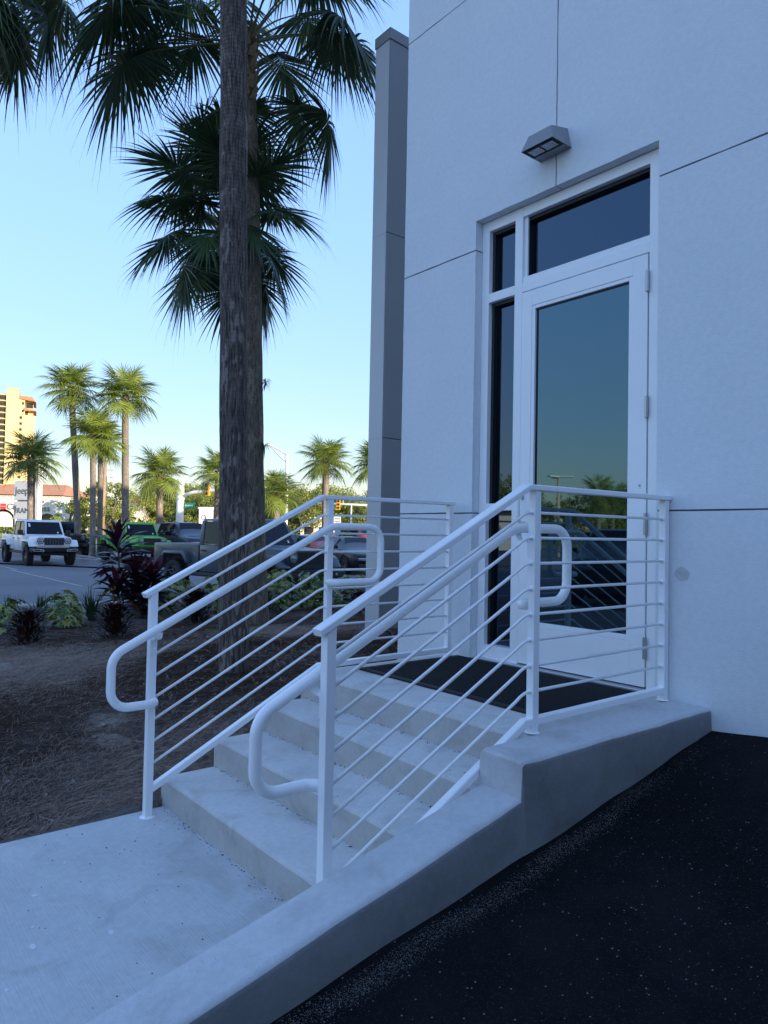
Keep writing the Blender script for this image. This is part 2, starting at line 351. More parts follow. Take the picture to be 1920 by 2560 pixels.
M['cor_y'] = mat('cordyline_yellowing', (.20, .13, .02), .5, var=9, col2=(.06, .035, .014), trans=.15)
M['strap'] = mat('strap_leaf', (.02, .06, .028), .4, var=6, col2=(.045, .10, .04))
M['pipe'] = mat('drip_tube', (.008, .010, .014), .35)

# cars
def paint(name, c, metal=.15, rough=.4): return mat(name, c, rough, metal=metal, coat=.35, spec=.3)
M['p_white'] = paint('white_paint', (.72, .73, .74), 0, .35)
M['p_green'] = paint('green_paint', (.10, .42, .055), .1)
M['p_grey'] = paint('graphite_paint', (.060, .080, .102), .1)
M['p_navy'] = paint('navy_paint', (.022, .030, .048), .1)
M['p_black'] = paint('black_paint', (.010, .011, .014), .1)
M['p_red'] = paint('red_paint', (.36, .022, .012), .15)
M['p_blue'] = paint('blue_paint', (.05, .22, .55), .1)
M['p_silver'] = paint('silver_paint', (.55, .57, .60), .4)
M['plastic'] = mat('black_plastic', (.016, .017, .019), .55)
M['plastic_g'] = mat('grey_plastic', (.06, .068, .078), .6)
M['tyre'] = mat('tyre_rubber', (.014, .014, .015), .85, bump=(60, .4, .01))
M['rim'] = mat('wheel_alloy', (.10, .10, .11), .35, metal=.8)
M['chrome'] = mat('chrome', (.7, .7, .72), .12, metal=1)
M['lens'] = mat('headlamp_lens', (.35, .37, .4), .08, metal=.6)
M['amber'] = mat('red_lens', (.4, .02, .01), .3)
M['paper'] = mat('sticker_paper', (.75, .76, .76), .7)
M['seat'] = mat('car_interior', (.02, .02, .022), .8)

# far setting
M['tower'] = mat('ochre_stucco', (.66, .52, .26), .9, var=.05, col2=(.70, .55, .28))
M['tower2'] = mat('ochre_dark', (.36, .26, .14), .9)
M['tile'] = mat('terracotta_tile', (.36, .16, .085), .85, var=1.2, col2=(.46, .22, .12))
M['mallwhite'] = mat('white_stucco', (.72, .69, .62), .9, var=.3, col2=(.76, .73, .66))
M['winfar'] = mat('dark_window', (.03, .035, .04), .6, spec=.15)
M['signwhite'] = mat('sign_panel', (.60, .61, .60), .5)
M['signgrey'] = mat('sign_lettering', (.13, .14, .15), .5)
M['signred'] = mat('sign_red', (.70, .05, .05), .5)
M['galv'] = mat('galvanised', (.55, .57, .58), .45, metal=.3)
M['polewhite'] = mat('pole_paint', (.72, .72, .70), .5)
M['yellow'] = mat('signal_yellow', (.70, .33, .01), .5)
M['sgreen'] = mat('street_sign_green', (.01, .22, .13), .5)
M['redlamp'] = mat('signal_lens', (.10, .01, .01), .3)
M['woodpole'] = mat('utility_pole', (.24, .17, .11), .9, var=3, col2=(.32, .24, .17))
M['hedge'] = mat('hedge_leaf', (.06, .10, .02), .7, var=3, col2=(.12, .15, .03))

# ================================================================ THE SETTING
def sheet(name, pts, z, m, kind='structure'):
    mb = MB(); mb.add([(p[0], p[1], z) for p in pts], [tuple(range(len(pts)))])
    return tag(mb.build(name, m), kind=kind)
STREET = 0.8887; SO = (2.04, -3.52)   # street direction and a fixed survey point on the lot
def fr(a, D): # street frame: a metres along the street, D metres across it
    return (SO[0] + cos(STREET)*a - sin(STREET)*D, SO[1] + sin(STREET)*a + cos(STREET)*D)
sheet('ground', [(-3000, -3000), (3000, -3000), (3000, 3000), (-3000, 3000)], -.83, M['ground'])
sheet('parking_lot', [fr(-60, 45), fr(60, 45), (62, 60), (62, -75), (-70, -75), (-70, -20)], -.76, M['lot'])
sheet('verge', [fr(-160, 45.1), fr(160, 45.1), fr(160, 54), fr(-160, 54)], -.758, M['grassfar'])
sheet('road', [fr(-400, 54), fr(400, 54), fr(400, 82), fr(-400, 82)], -.79, M['road'])
sheet('lawn', [fr(-300, 82), fr(300, 82), fr(300, 140), fr(-300, 140)], -.77, M['grassfar'])

def sm(a, b, t):
    t = np.clip((t-a)/(b-a), 0, 1); return t*t*(3-2*t)
def zm(x, y):
    x = np.asarray(x, float); y = np.asarray(y, float)
    t = np.clip((y+2.3)/2.6, 0, 1); near = -.60+.33*t; ww = sm(-9, -2.5, x)
    return -.68*(1-ww)+near*ww
def zlump(x, y): return .018*np.sin(x*3.1+1)*np.sin(y*2.7)+.012*np.sin(x*7.3+y*5.1)+.006*np.sin(x*17-y*13)
# planting bed terrain: a grid from the walkway to the lot kerb
def bed_right(y): return np.where(y < -2.03, -1.572, np.where(y < .02, -1.60, -2.09))
def bed_left(y): return np.interp(y, [-9, 0, 2, 4.2, 12], [-12.2, -12.4, -12.0, -10.5, -10.5])
NY, NX = 150, 120
ys = np.linspace(-9, 12, NY); V = []
for y in ys:
    x0, x1 = float(bed_left(y)), float(bed_right(y))
    for i in range(NX):
        s = max(0, i-1)/(NX-2); x = x1+(x0-x1)*s**1.3
        if i == 0: V.append((x1+.012, y, -.82)); continue
        e = min(1, (x1-x)/.12)
        V.append((x, y, float(zm(x, y)) + float(zlump(x, y))*e))
F = [(j*NX+i, j*NX+i+1, (j+1)*NX+i+1, (j+1)*NX+i) for j in range(NY-1) for i in range(NX-1)]
tag(raw('planting_bed', V, F, M['mulch'], smooth=True), kind='structure')
# kerb between bed and lot
mb = MB(); path = [(float(bed_left(y))-.08, y) for y in np.linspace(-9, 12, 40)]
rings = []
for (x, y) in path: rings.append([(x-.08, y, -.80), (x-.08, y, -.64), (x-.05, y, -.615), (x+.06, y, -.615), (x+.08, y, -.64), (x+.08, y, -.80)])
mb.loft(rings); tag(mb.build('lot_kerb', M['conc_lot']), kind='structure')

# asphalt ramp beside the stairs
def zr(x, y):
    y = np.asarray(y, float); x = np.asarray(x, float)
    return np.where(y > -3, -.112+.162*np.minimum(y, .3), np.maximum(-.598+.06*(y+3), -.757)) + .10*np.clip(x-.3, 0, 1.2)*sm(-2.2, .1, y)
def zasph(x, y): return zr(x, y)+.004*np.sin(x*5+y*3)+.003*np.sin(x*13-y*11)
V = []; F = []; gx = np.concatenate([np.linspace(.27, 2.6, 60), np.linspace(2.8, 8.0, 20)]); gy = np.concatenate([np.linspace(-30, -4.2, 25), np.linspace(-4, .02, 110)])
for y in gy:
    for x in gx:
        V.append((x, y, float(zr(x, y)) + .004*sin(x*5+y*3) + .003*sin(x*13-y*11)))
nx = len(gx)
F = [(j*nx+i, j*nx+i+1, (j+1)*nx+i+1, (j+1)*nx+i) for j in range(len(gy)-1) for i in range(nx-1)]
tag(raw('asphalt_ramp', V, F, M['asphalt'], smooth=True), kind='structure')
# concrete walkway
mb = MB(); mb.box(-1.572, .12, -12, -2.0, -.80, -.595, .012); tag(mb.build('walkway', M['conc_pad']), kind='structure')

# ================================================================ STAIRS AND KERB WALL
st = empty('concrete_stairs', (0, 0, 0), 0, 'pale concrete stairs of four risers leading up to the glass door', 'stairs')
def slab(x0, x1, y0, y1, z0, z1, r=.016):
    # step block with a rounded, slightly uneven nosing along x
    mb = MB(); rings = []; n = 26
    for i in range(n+1):
        t = i/n; x = x0+(x1-x0)*t
        e = .010 if i in (0, n) else 0
        w1 = .0012*sin(i*.7+y0*9)+.0007*sin(i*1.9); w2 = .002*sin(i*.9+y0*5)
        rr = r + .0015*sin(i*.8+y0*3)
        rings.append([(x, y1, z0), (x, y0+w1, z0), (x, y0+w1, z1-rr-e), (x, y0+w1+rr*.28+e, z1-rr*.30-e), (x, y0+rr+w1+e, z1+w2*.4-e), (x, y1, z1-e)])
    mb.loft(rings)
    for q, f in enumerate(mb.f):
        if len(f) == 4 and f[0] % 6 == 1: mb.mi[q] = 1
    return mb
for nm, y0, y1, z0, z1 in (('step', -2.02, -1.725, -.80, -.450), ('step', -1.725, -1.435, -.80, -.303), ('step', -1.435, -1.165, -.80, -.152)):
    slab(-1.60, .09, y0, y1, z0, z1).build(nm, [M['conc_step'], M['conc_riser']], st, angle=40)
slab(-1.615, .09, -1.165, -.002, -.80, 0).build('landing', [M['conc_step'], M['conc_riser']], st, angle=40)

kw = empty('kerb_wall', (0, 0, 0), 0, 'grey concrete kerb wall sloping down beside the stairs with one step in its top', 'kerb')
def kerb_ring(y, z):
    j = .004*sin(y*9)+.003*sin(y*23); b = min(float(zr(.31, y))-.2, z-.3)
    return [(.086, y, b), (.086+j*.4, y, z-.012), (.098, y, z), (.278+j, y, z+.002*sin(y*14)), (.291+j, y, z-.0045), (.300+j, y, z-.014), (.304+j, y, z-.028), (.309+j*.5, y, z-.14), (.316, y, b)]
klow = lambda y: -.137+.2115*(y+1.42) if y > -3.2 else max(-.5135+.1*(y+3.2), -.56)
rings = [kerb_ring(y, klow(y)) for y in [-14+.28*i for i in range(44)]+list(np.linspace(-1.66, -1.424, 5))]
rings.append(kerb_ring(-1.4185, -.012)); rings += [kerb_ring(y, -.001) for y in np.linspace(-1.406, -.003, 16)]
mb = MB(); mb.loft(rings)
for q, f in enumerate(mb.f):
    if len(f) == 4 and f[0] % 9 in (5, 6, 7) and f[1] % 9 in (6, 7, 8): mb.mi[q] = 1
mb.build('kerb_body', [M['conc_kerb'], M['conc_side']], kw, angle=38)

# ================================================================ BUILDING
bd = empty('dealership_building', (-1, .2, 0), 0, 'tall pale blue grey stucco building with a white framed glass door', 'building')
def bpart(mb, name, m, parent=bd, **k):
    o = mb.build(name, m, parent, **k)
    if parent is bd: o.matrix_parent_inverse = Matrix.Translation((1, -.2, 0))
    return o
def jag(p, q, n, amp, ax):
    out = []
    for i in range(n):
        t = i/n; a = p[0]+(q[0]-p[0])*t; b = p[1]+(q[1]-p[1])*t
        d = amp*(rnd.random()-.5)*2 if 0 < i else 0
        out.append((a+d, b) if ax == 0 else (a, b+d))
    return out
G = .0045
def panel(poly, name='wall_panel'):
    pts = []
    for i in range(len(poly)):
        p, q = poly[i], poly[(i+1) % len(poly)]
        L_ = sqrt((p[0]-q[0])**2+(p[1]-q[1])**2); n = max(1, min(40, int(L_/.07)))
        pts += jag(p, q, n, .0016, 0 if abs(p[0]-q[0]) < 1e-6 else 1)
    mb = MB(); n = len(pts)
    fr_ = [(x, 0, z) for x, z in pts]
    # chamfered front edge
    cx = sum(p[0] for p in poly)/len(poly); cz = sum(p[1] for p in poly)/len(poly)
    mb.prism(pts, 'y', 0, .2)
    return bpart(mb, name, M['stucco'])
XL, XO0, XO1, ZO, XV = -2.096, -1.349, .0, 2.9786, -.681
ZB, Z1, Z2, Z3, ZT, XR = -.9, .980, 2.778, 4.602, 10.4, 7.0
panel([(XL, ZB), (XO0, ZB), (XO0, Z1-G), (XL, Z1-G)]); panel([(XL, Z1+G), (XO0, Z1+G), (XO0, Z2-G), (XL, Z2-G)])
panel([(XO1, ZB), (XR, ZB), (XR, Z1-G), (XO1, Z1-G)]); panel([(XO1, Z1+G), (XR, Z1+G), (XR, Z2-G), (XO1, Z2-G)])
panel([(XL, Z2+G), (XO0, Z2+G), (XO0, ZO), (XV-G, ZO), (XV-G, Z3-G), (XL, Z3-G)])
panel([(XV+G, ZO), (XO1, ZO), (XO1, Z2+G), (XR, Z2+G), (XR, Z3-G), (XV+G, Z3-G)])
panel([(XL, Z3+G), (XV-G, Z3+G), (XV-G, ZT), (XL, ZT)]); panel([(XV+G, Z3+G), (XR, Z3+G), (XR, ZT), (XV+G, ZT)])
mb = MB(); mb.box(XO0-.05, XO1+.05, .02, .3, -.9, -.012); bpart(mb, 'sill_wall', M['conc_step'])
# joint backing, set back in the gaps
mb = MB()
for a in ((XL+.01, XO0-.001, Z1), (XL+.01, XO0-.001, Z2), (XO1+.001, XR, Z1), (XO1+.001, XR, Z2), (XL+.01, XR, Z3)):
    mb.box(a[0], a[1], .010, .19, a[2]-.002-G, a[2]+.002+G)
mb.box(XV-G-.002, XV+G+.002, .010, .19, ZO+.01, ZT-.01); bpart(mb, 'joint_strip', M['joint'])
mb = MB(); mb.box(XL+.003, XR, .2005, 26, -.9, ZT); mb.box(XL-.03, XR, -.02, 26.03, ZT, ZT+.08); bpart(mb, 'building_body', M['stucco'])
# wing returning towards the street on the right
mb = MB(); mb.box(XR, 38, .02, 26, -.9, ZT-.3); mb.box(17, 38, -30, .02, -.9, 7.5); bpart(mb, 'side_wing', M['stucco'])
sw = MB().box(4.9, 5.1, -11, -.003, -1.0, 2.5, .01).build('screen_wall', M['wing'])  # added out of view to keep the right-hand faces of posts and kerb dark
tag(sw, 'dark service yard screen wall standing right of the asphalt ramp, outside the view', 'wall')
# repaired patch on the wall
mb = MB(); pts = [(.147+(.040+.004*sin(k*2.1)+.003*sin(k*5))*cos(2*pi*k/18), .652+(.036+.004*sin(k*1.7))*sin(2*pi*k/18)) for k in range(18)]
mb.prism(pts, 'y', -.002, .01); bpart(mb, 'plaster_patch', M['stain'])

# door frame, in the plane y = DF
DF = .066
fm = bpart(MB().box(XO0+.002, -1.283, DF, .19, 0, 2.974, .002), 'door_frame', M['frame'])
def fpart(mb, name, m, parent=fm, **k):
    o = mb.build(name, m, parent, **k); o.matrix_parent_inverse = Matrix.Translation((1, -.2, 0)).inverted() @ Matrix.Translation((1, -.2, 0)); return o
def member(x0, x1, z0, z1, d=0, name='frame_member', y1=.19): return fpart(MB().box(x0, x1, DF+d, y1, z0, z1, .002), name, M['frame'])
member(-1.055, -.991, 0, 2.974, -.001); member(-.090, -.001, 0, 2.974, -.0005)
member(-1.2825, -1.0555, 2.905, 2.974, .0005); member(-.9905, -.0905, 2.909, 2.974, .0005)
member(-.9905, -.0905, 2.413, 2.474, .0); member(-1.2825, -1.0555, 2.413, 2.474, .0); member(-1.2825, -1.0555, .996, 1.044, 0); member(-1.2825, -1.0555, .012, .098, 0)
# glazing stops, and gaskets widened to draw the shaded rebate around fixed panes
def fixed_pane(x0, x1, z0, z1, gy, stop):
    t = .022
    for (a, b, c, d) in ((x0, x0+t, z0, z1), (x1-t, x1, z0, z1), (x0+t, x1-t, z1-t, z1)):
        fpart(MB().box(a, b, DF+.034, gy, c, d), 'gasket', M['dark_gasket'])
    if stop:
        fpart(MB().box(x0, x1, DF+.006, DF+.03, z0, z0+.036, .002), 'glazing_stop', M['frame'])
        fpart(MB().box(x0, x0+.026, DF+.018, DF+.032, z0+.037, z1, .001), 'glazing_stop', M['frame'])
    fpart(MB().box(x0+.001, x1-.001, gy, gy+.008, z0+.001, z1-.001), 'pane', M['side_glass'])
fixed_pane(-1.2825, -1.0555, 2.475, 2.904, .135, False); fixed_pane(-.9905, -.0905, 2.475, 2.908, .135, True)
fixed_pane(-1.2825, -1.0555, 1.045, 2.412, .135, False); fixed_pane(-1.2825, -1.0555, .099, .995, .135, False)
fpart(MB().box(-1.34, -.002, DF-.05, .18, .001, .014, .003), 'threshold', M['thresh'])
for k in range(4): fpart(MB().box(-.985, -.095, DF-.045+k*.011, DF-.040+k*.011, .014, .0165), 'threshold_rib', M['thresh'])
# hinged leaf
dr = bpart(MB().box(-.986, -.905, DF-.006, .112, .022, 2.405, .002), 'door', M['frame'])
def dpart(mb, name, m, **k): return mb.build(name, m, dr, **k)
dpart(MB().box(-.188, -.0965, DF-.006, .112, .022, 2.405, .002), 'stile', M['frame'])
dpart(MB().box(-.9045, -.1885, DF-.0055, .112, 2.305, 2.405, .002), 'top_rail', M['frame'])
dpart(MB().box(-.9045, -.1885, DF-.0055, .112, .022, .262, .002), 'kick_panel', M['frame'])
for a in ((-.9045, -.880, .263, 2.304), (-.2125, -.1885, .263, 2.304)): dpart(MB().box(a[0], a[1], DF-.003, .10, a[2], a[3], .002), 'glass_bead', M['frame'])
for a in ((-.8795, -.2130, 2.282, 2.304), (-.8795, -.2130, .263, .293)): dpart(MB().box(a[0], a[1], DF-.003, .10, a[2], a[3], .002), 'glass_bead', M['frame'])
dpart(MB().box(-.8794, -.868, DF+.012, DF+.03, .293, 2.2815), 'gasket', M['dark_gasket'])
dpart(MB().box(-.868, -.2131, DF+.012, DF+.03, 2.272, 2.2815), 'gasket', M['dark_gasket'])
dpart(MB().box(-.8790, -.2132, DF+.016, DF+.028, .2935, 2.2810), 'pane', M['door_glass'])
mb = MB(); hp = [(-.945, DF-.006, 1.145), (-.945, DF-.045, 1.142), (-.945, DF-.062, 1.125), (-.945, DF-.066, 1.10), (-.945, DF-.066, .965), (-.945, DF-.062, .935), (-.945, DF-.045, .917), (-.945, DF-.006, .915)]
mb.tube(hp, .0115, 10); dpart(mb, 'handle', M['frame'], smooth=True)
mb = MB(); mb.lathe([(0, -.012), (.014, -.012), (.016, 0)], 14, 'y', (-.965, DF-.006, 1.08)); dpart(mb, 'lock_cylinder', M['alum'])
mb = MB(); mb.lathe([(0, -.006), (.006, -.006), (.008, 0)], 10, 'y', (-.135, DF-.006, 1.122)); dpart(mb, 'screw', M['alum'])
for z in (2.25, 1.553, .91, .235):
    mb = MB()
    for k in range(5):
        mb.lathe([(0, -.0115), (.0105, -.0115), (.0105, .0115), (0, .0115)], 12, 'z', (-.0935, DF-.013, z+(k-2)*.0235))
    dpart(mb, 'hinge', M['alum'])

# metal clad column further along the facade
cl = empty('facade_column', (-4.9, 2.08, -.4), 0, 'tall slim grey metal clad column with a flat cap left of the wall', 'column')
def cpart(b, name, m): return MB().box(*[v-o for v, o in zip(b[:2], (-4.9, -4.9))], *[v-2.08 for v in b[2:4]], *[v+.4 for v in b[4:6]], .004).build(name, m, cl)
zs = [-.7, 2.02, 4.62, 7.10]
for i in range(3):
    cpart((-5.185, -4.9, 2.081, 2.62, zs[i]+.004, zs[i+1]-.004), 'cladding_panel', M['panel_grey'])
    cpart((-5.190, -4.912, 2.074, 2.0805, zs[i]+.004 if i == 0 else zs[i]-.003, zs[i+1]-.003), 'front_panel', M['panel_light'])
cpart((-5.20, -4.886, 2.062, 2.64, 7.10, 7.24), 'cap', M['panel_grey'])
cpart((-5.17, -4.915, 2.09, 2.6, -.7, 7.1), 'core', M['joint'])

# wall lamp over the door
lp = empty('wall_lamp', (-.685, 0, 3.17), 0, 'grey wedge shaped wall lamp above the glass door', 'lamp')
bo = [(-.118, 0), (.118, 0), (.118, -.185), (-.118, -.185)]; tp = [(-.085, 0), (.085, 0), (.085, -.155), (-.085, -.155)]
mb = MB()
V8 = [(x, y, 0) for x, y in bo] + [(x, y, .132 if y == 0 else .095) for x, y in tp]
mb.add(V8, [(4, 5, 6, 7), (0, 1, 5, 4), (1, 2, 6, 5), (2, 3, 7, 6), (3, 0, 4, 7)])
i8 = [(x*.955, y*.97-.003, .0) for x, y in bo]
mb.add([(x, y, 0) for x, y in bo]+i8, [(0, 1, 5, 4), (1, 2, 6, 5), (2, 3, 7, 6), (3, 0, 4, 7)])
mb.build('housing', M['lamp_grey'], lp)
MB().box(-.104, .104, -.166, -.07, .004, .03).build('reflector', M['lamp_dark'], lp)
MB().box(-.112, .112, -.069, -.004, -.0015, .02).build('bottom_plate', M['lamp_grey'], lp)
for k in (-1, 1):
    o = MB().box(k*.048-.042, k*.048+.042, -.155, -.088, -.003, .0035, .002).build('lens_module', M['lens'], lp)
    mb = MB()
    for i in range(6):
        for j in range(4): mb.lathe([(0, -.005), (.003, -.0035), (.0045, 0)], 6, 'z', (k*.048-.035+i*.014, -.147+j*.017, -.003))
    mb.build('led_lens', M['chrome'], o)
for x in (-.10, .10): MB().lathe([(0, -.003), (.004, -.003), (.004, 0)], 8, 'z', (x, -.03, -.0015)).build('screw', M['lamp_dark'], lp)

# door mat
dm = empty('door_mat', (-.75, -.44, 0), 0, 'black rubber mat with honeycomb holes in front of the glass door', 'mat')
MB().box(-.655, .655, -.375, .40, .002, .014, .003).build('mat_field', M['mat_rubber'], dm)
for b in ((-.70, .70, -.425, -.376), (-.70, -.656, -.3755, .425), (.656, .70, -.3755, .425), (-.655, .655, .401, .425)):
    MB().prism([(b[0], b[2]), (b[1], b[2]), (b[1], b[3]), (b[0], b[3])], 'z', .0015, .012, .003).build('mat_border', M['mat_edge'], dm)

# ================================================================ RAILINGS
PW = .038; SL = .512; YB = -1.125
def railing(xc, side, label, y2):
    # xc: centre line; side: +1 if the stair is on the +x side of it
    r = empty('railing', (xc, -1.08, 0), 0, label, 'railing', 'white railings either side of the stairs')
    y0, y1 = -2.157, -1.097
    def zs_(z, y): return z if y >= YB else z+SL*(y-YB)
    O = (xc, -1.08, 0)
    def T(p): return (p[0]-O[0], p[1]-O[1], p[2])
    h = PW/2
    for (ya, zb, zt_) in ((y0, -.596, zs_(1.0306, y0+.01)+.014), (y1, -.002, 1.031), (y2, -.002, 1.031)):
        MB().box(-h, h, ya-O[1], ya+PW-O[1], zb, zt_, .0025).build('post', M['white'], r)
        mb = MB(); mb.lathe([(0, .006), (.022, .006), (.030, .003), (.036+.002*side, 0)], 14, 'z', (0, ya+h-O[1], zb+.001)); mb.build('weld_base', M['white'], r, smooth=True)
    # top rail: flat rectangular tube bent at the landing
    def rect_rail(zc, hw, hh, ya, yb):
        mb = MB(); rings = []; a = math.atan(SL); c = .004
        for y, t in ((ya, a), (YB-.004-.02, a), (YB-.01, a/2), (yb, 0)):
            z = zs_(zc, y) if t != a/2 else zc-.004
            d = Vector((0, -sin(t), cos(t)))
            if y == ya: d = Vector((0, -sin(a), cos(a)))
            ring = []
            for (ux, uz) in ((-hw+c, -hh), (hw-c, -hh), (hw, -hh+c), (hw, hh-c), (hw-c, hh), (-hw+c, hh), (-hw, hh-c), (-hw, -hh+c)):
                ring.append((ux, y-O[1]+d.y*uz, z+d.z*uz))
            rings.append(ring)
        mb.loft(rings); return mb
    rect_rail(1.0435, .026, .0128, y0-.028, y2+PW+.010).build('top_rail', M['white'], r)
    # bottom rail
    rect_rail(.051, .0185, .0165, y0+.03, y2+.006).build('bottom_rail', M['white'], r)
    for k in range(8):
        zc = .173+.1086*k; pth = []
        pth.append((0, y0+.03-O[1], zs_(zc, y0+.03)))
        for y in (YB-.075, YB-.055): pth.append((0, y-O[1], zs_(zc, y)-.000))
        pth += [(0, YB-.036-O[1], zc-.0165), (0, YB-.018-O[1], zc-.0085), (0, YB+.0-O[1], zc-.003), (0, YB+.018-O[1], zc), (0, y2+.01-O[1], zc)]
        mb = MB(); mb.tube(pth, .0068, 10)
        for yy, zz in ((y1, zc-.0005), (y1+PW, zc), (y2, zc)):
            mb.lathe([(.0068, -.007), (.0095, -.003), (.0125, .0005)] if yy != y1+PW else [(.0125, -.0005), (.0095, .003), (.0068, .007)], 10, 'y', (0, yy-O[1], zz))
        mb.build('bar', M['white'], r, smooth=True)
    # pipe handrail on the stair side with returned ends
    hx = side*.078; R_ = .0212
    def arc(c, rad, a0, a1, n=7): return [(hx, c[0]+rad*cos(a0+(a1-a0)*i/n)-O[1], c[1]+rad*sin(a0+(a1-a0)*i/n)) for i in range(n+1)]
    ZH, ZL = .867, .537; yt = -.745; rr = .088
    a = math.atan(SL); pth = []
    # lower return
    yb_ = -2.362; zlow = -.022
    pth += [(hx*.28, y0+h-O[1]+.006, zlow+.002), (hx*.75, y0+h-O[1]-.004, zlow), (hx*.97, y0+h-O[1]-.03, zlow)]
    pth += [(hx, y0-.05-O[1], zlow)]
    pth += arc((yb_+.085, zlow+.085), .085, -pi/2, -pi, 7)
    # upper bend of the lower loop into the slope; centre from tangency
    rad = .10; zline = lambda y: ZH-.006+SL*(y-YB)
    cy = yb_+rad; cz = zline(cy) - rad/cos(a)
    pth += arc((cy, cz), rad, pi, pi/2+a, 7)
    for y in (y0, -1.7, -1.3): pth.append((hx, y-O[1], zline(y)))
    for (dy, dz) in ((-.05, -.031), (-.02, -.0165), (.012, -.006), (.045, 0)): pth.append((hx, YB+dy-O[1], ZH+dz))
    pth += arc((yt-rr, ZH-rr), rr, pi/2, 0, 7)
    pth += arc((yt-rr, ZL+rr), rr, 0, -pi/2, 7)
    pth += [(hx, y1+.06-O[1], ZL), (hx*.97, y1+h+.01-O[1], ZL), (hx*.75, y1+h-.012-O[1], ZL), (hx*.28, y1+h-.012-O[1], ZL)]
    mb = MB(); mb.tube(pth, R_, 16); hr = mb.build('handrail', M['white'], r, smooth=True)
    # brackets: bent plates under the pipe, bolted to the posts
    for yc, zc in ((y0+h, zline(y0+h)), (y1+h, ZH-.002)):
        mb = MB(); s = side; th = .005
        mid_ = [(.0222, zc-.128), (.0222, zc-.066), (.027, zc-.058), (.038, zc-.055), (.064, zc-.055), (.083, zc-.044), (.092, zc-.019)]
        rg_ = []
        for i_, p_ in enumerate(mid_):
            q0 = mid_[max(i_-1, 0)]; q1 = mid_[min(i_+1, len(mid_)-1)]; tx, tz = q1[0]-q0[0], q1[1]-q0[1]; ln = sqrt(tx*tx+tz*tz); nx_, nz_ = -tz/ln*th/2, tx/ln*th/2
            rg_.append([(s*(p_[0]+nx_), yc-.017-O[1], p_[1]+nz_), (s*(p_[0]-nx_), yc-.017-O[1], p_[1]-nz_), (s*(p_[0]-nx_), yc+.017-O[1], p_[1]-nz_), (s*(p_[0]+nx_), yc+.017-O[1], p_[1]+nz_)])
        mb.loft(rg_); mb.build('bracket', M['white'], hr)
        for dz in (-.075, -.108):
            mb = MB(); mb.lathe([(0, s*.0065), (.005, s*.0055), (.0065, 0)], 8, 'x', (s*.0252, yc-O[1], zc+dz)); mb.build('bolt', M['white'], hr)
    return r
railing(.0824-PW/2, -1, 'white steel railing on the kerb side of the stairs, nearest the asphalt', -.051)
railing(-1.4574-PW/2, 1, 'white steel railing on the garden side of the stairs, beside the pine straw', -.10)

# ================================================================ PALMS
def frond_mesh(name, pitch, seed, m_leaf, m_pet, Lp=1.15, n=46, Lseg=.92, sag=18, droop=.32, fold=.5, cc=8.5):
    r = random.Random(seed); mb = MB(); p = radians(pitch)
    P = Vector((0, 0, 0)); pts = [P.copy()]; a = p; steps = 7
    for i in range(steps):
        P = P+Vector((cos(a), 0, sin(a)))*(Lp/steps); pts.append(P.copy()); a -= radians(sag)/steps
    mb.tube(pts, [.022-.014*i/steps for i in range(steps+1)], 5, mi=1)
    # costa
    Lc = .5*Lseg; cs = [P.copy()]; ta = [a]; q = P.copy()
    for i in range(8):
        a -= radians(cc); q = q+Vector((cos(a), 0, sin(a)))*(Lc/8); cs.append(q.copy()); ta.append(a)
    for i in range(n):
        u = -1+2*(i+.5)/n; s = 1 if u > 0 else -1; au = abs(u)
        k = (1-au)**1.25*8; i0 = min(int(k), 7); f = k-i0
        o = cs[i0].lerp(cs[i0+1], f); t = ta[i0]*(1-f)+ta[i0+1]*f
        T = Vector((cos(t), 0, sin(t))); Nn = Vector((-sin(t), 0, cos(t))); Bv = Vector((0, s, 0))
        th = radians(150)*au**.92; fo = fold*(.4+.6*au)+r.uniform(-.08, .08)
        side = Bv*cos(fo)-Nn*sin(fo)
        d = (T*cos(th)+side*sin(th)).normalized(); wd = (-T*sin(th)+side*cos(th)).normalized()
        nn = d.cross(wd)
        wd = (wd*cos(.42 if i % 2 else -.42)+nn*sin(.42 if i % 2 else -.42)).normalized()
        Ls = Lseg*(1-.38*au**2.2)*r.uniform(.88, 1.06); dr_ = droop*r.uniform(.4, 1.7); sw = r.uniform(-.06, .06)
        prof = [(.0, .008), (.22, .019), (.45, .023), (.68, .014), (.86, .006), (1.0, .0012)]
        vs_ = []
        for (tt, ww) in prof:
            c = o+d*(Ls*tt)+Vector((0, 0, -1))*(dr_*Ls*tt**3)+wd*(sw*tt*tt)
            vs_ += [c-wd*ww, c+wd*ww]
        mb.add(vs_, [(2*j, 2*j+1, 2*j+3, 2*j+2) for j in range(len(prof)-1)])
        if r.random() < .55:   # loose thread at the tip
            c0 = Vector(vs_[-1]); c1 = c0+d*.10+Vector((0, 0, -.10)); c2 = c1+Vector((r.uniform(-.03, .03), r.uniform(-.03, .03), -.12))
            mb.add([c0-wd*.0012, c0+wd*.0012, c1-wd*.001, c1+wd*.001, c2], [(0, 1, 3, 2), (2, 3, 4)])
    me = bpy.data.meshes.new(name); me.from_pydata(mb.v, [], mb.f); me.update()
    me.materials.append(m_leaf); me.materials.append(m_pet); me.polygons.foreach_set('material_index', mb.mi)
    return me
PITCH_SET = (78, 58, 38, 18, 0, -20, -40, -58)
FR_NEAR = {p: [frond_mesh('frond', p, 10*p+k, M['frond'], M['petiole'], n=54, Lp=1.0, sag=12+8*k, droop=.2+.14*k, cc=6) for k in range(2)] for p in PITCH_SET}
FR_FAR = {p: [frond_mesh('frond', p, 999+10*p+k, M['frond_lit'], M['petiole'], Lp=.66, n=38, Lseg=.92, sag=6+8*k, droop=.14+.1*k, fold=.28, cc=3.2) for k in range(2)] for p in PITCH_SET}
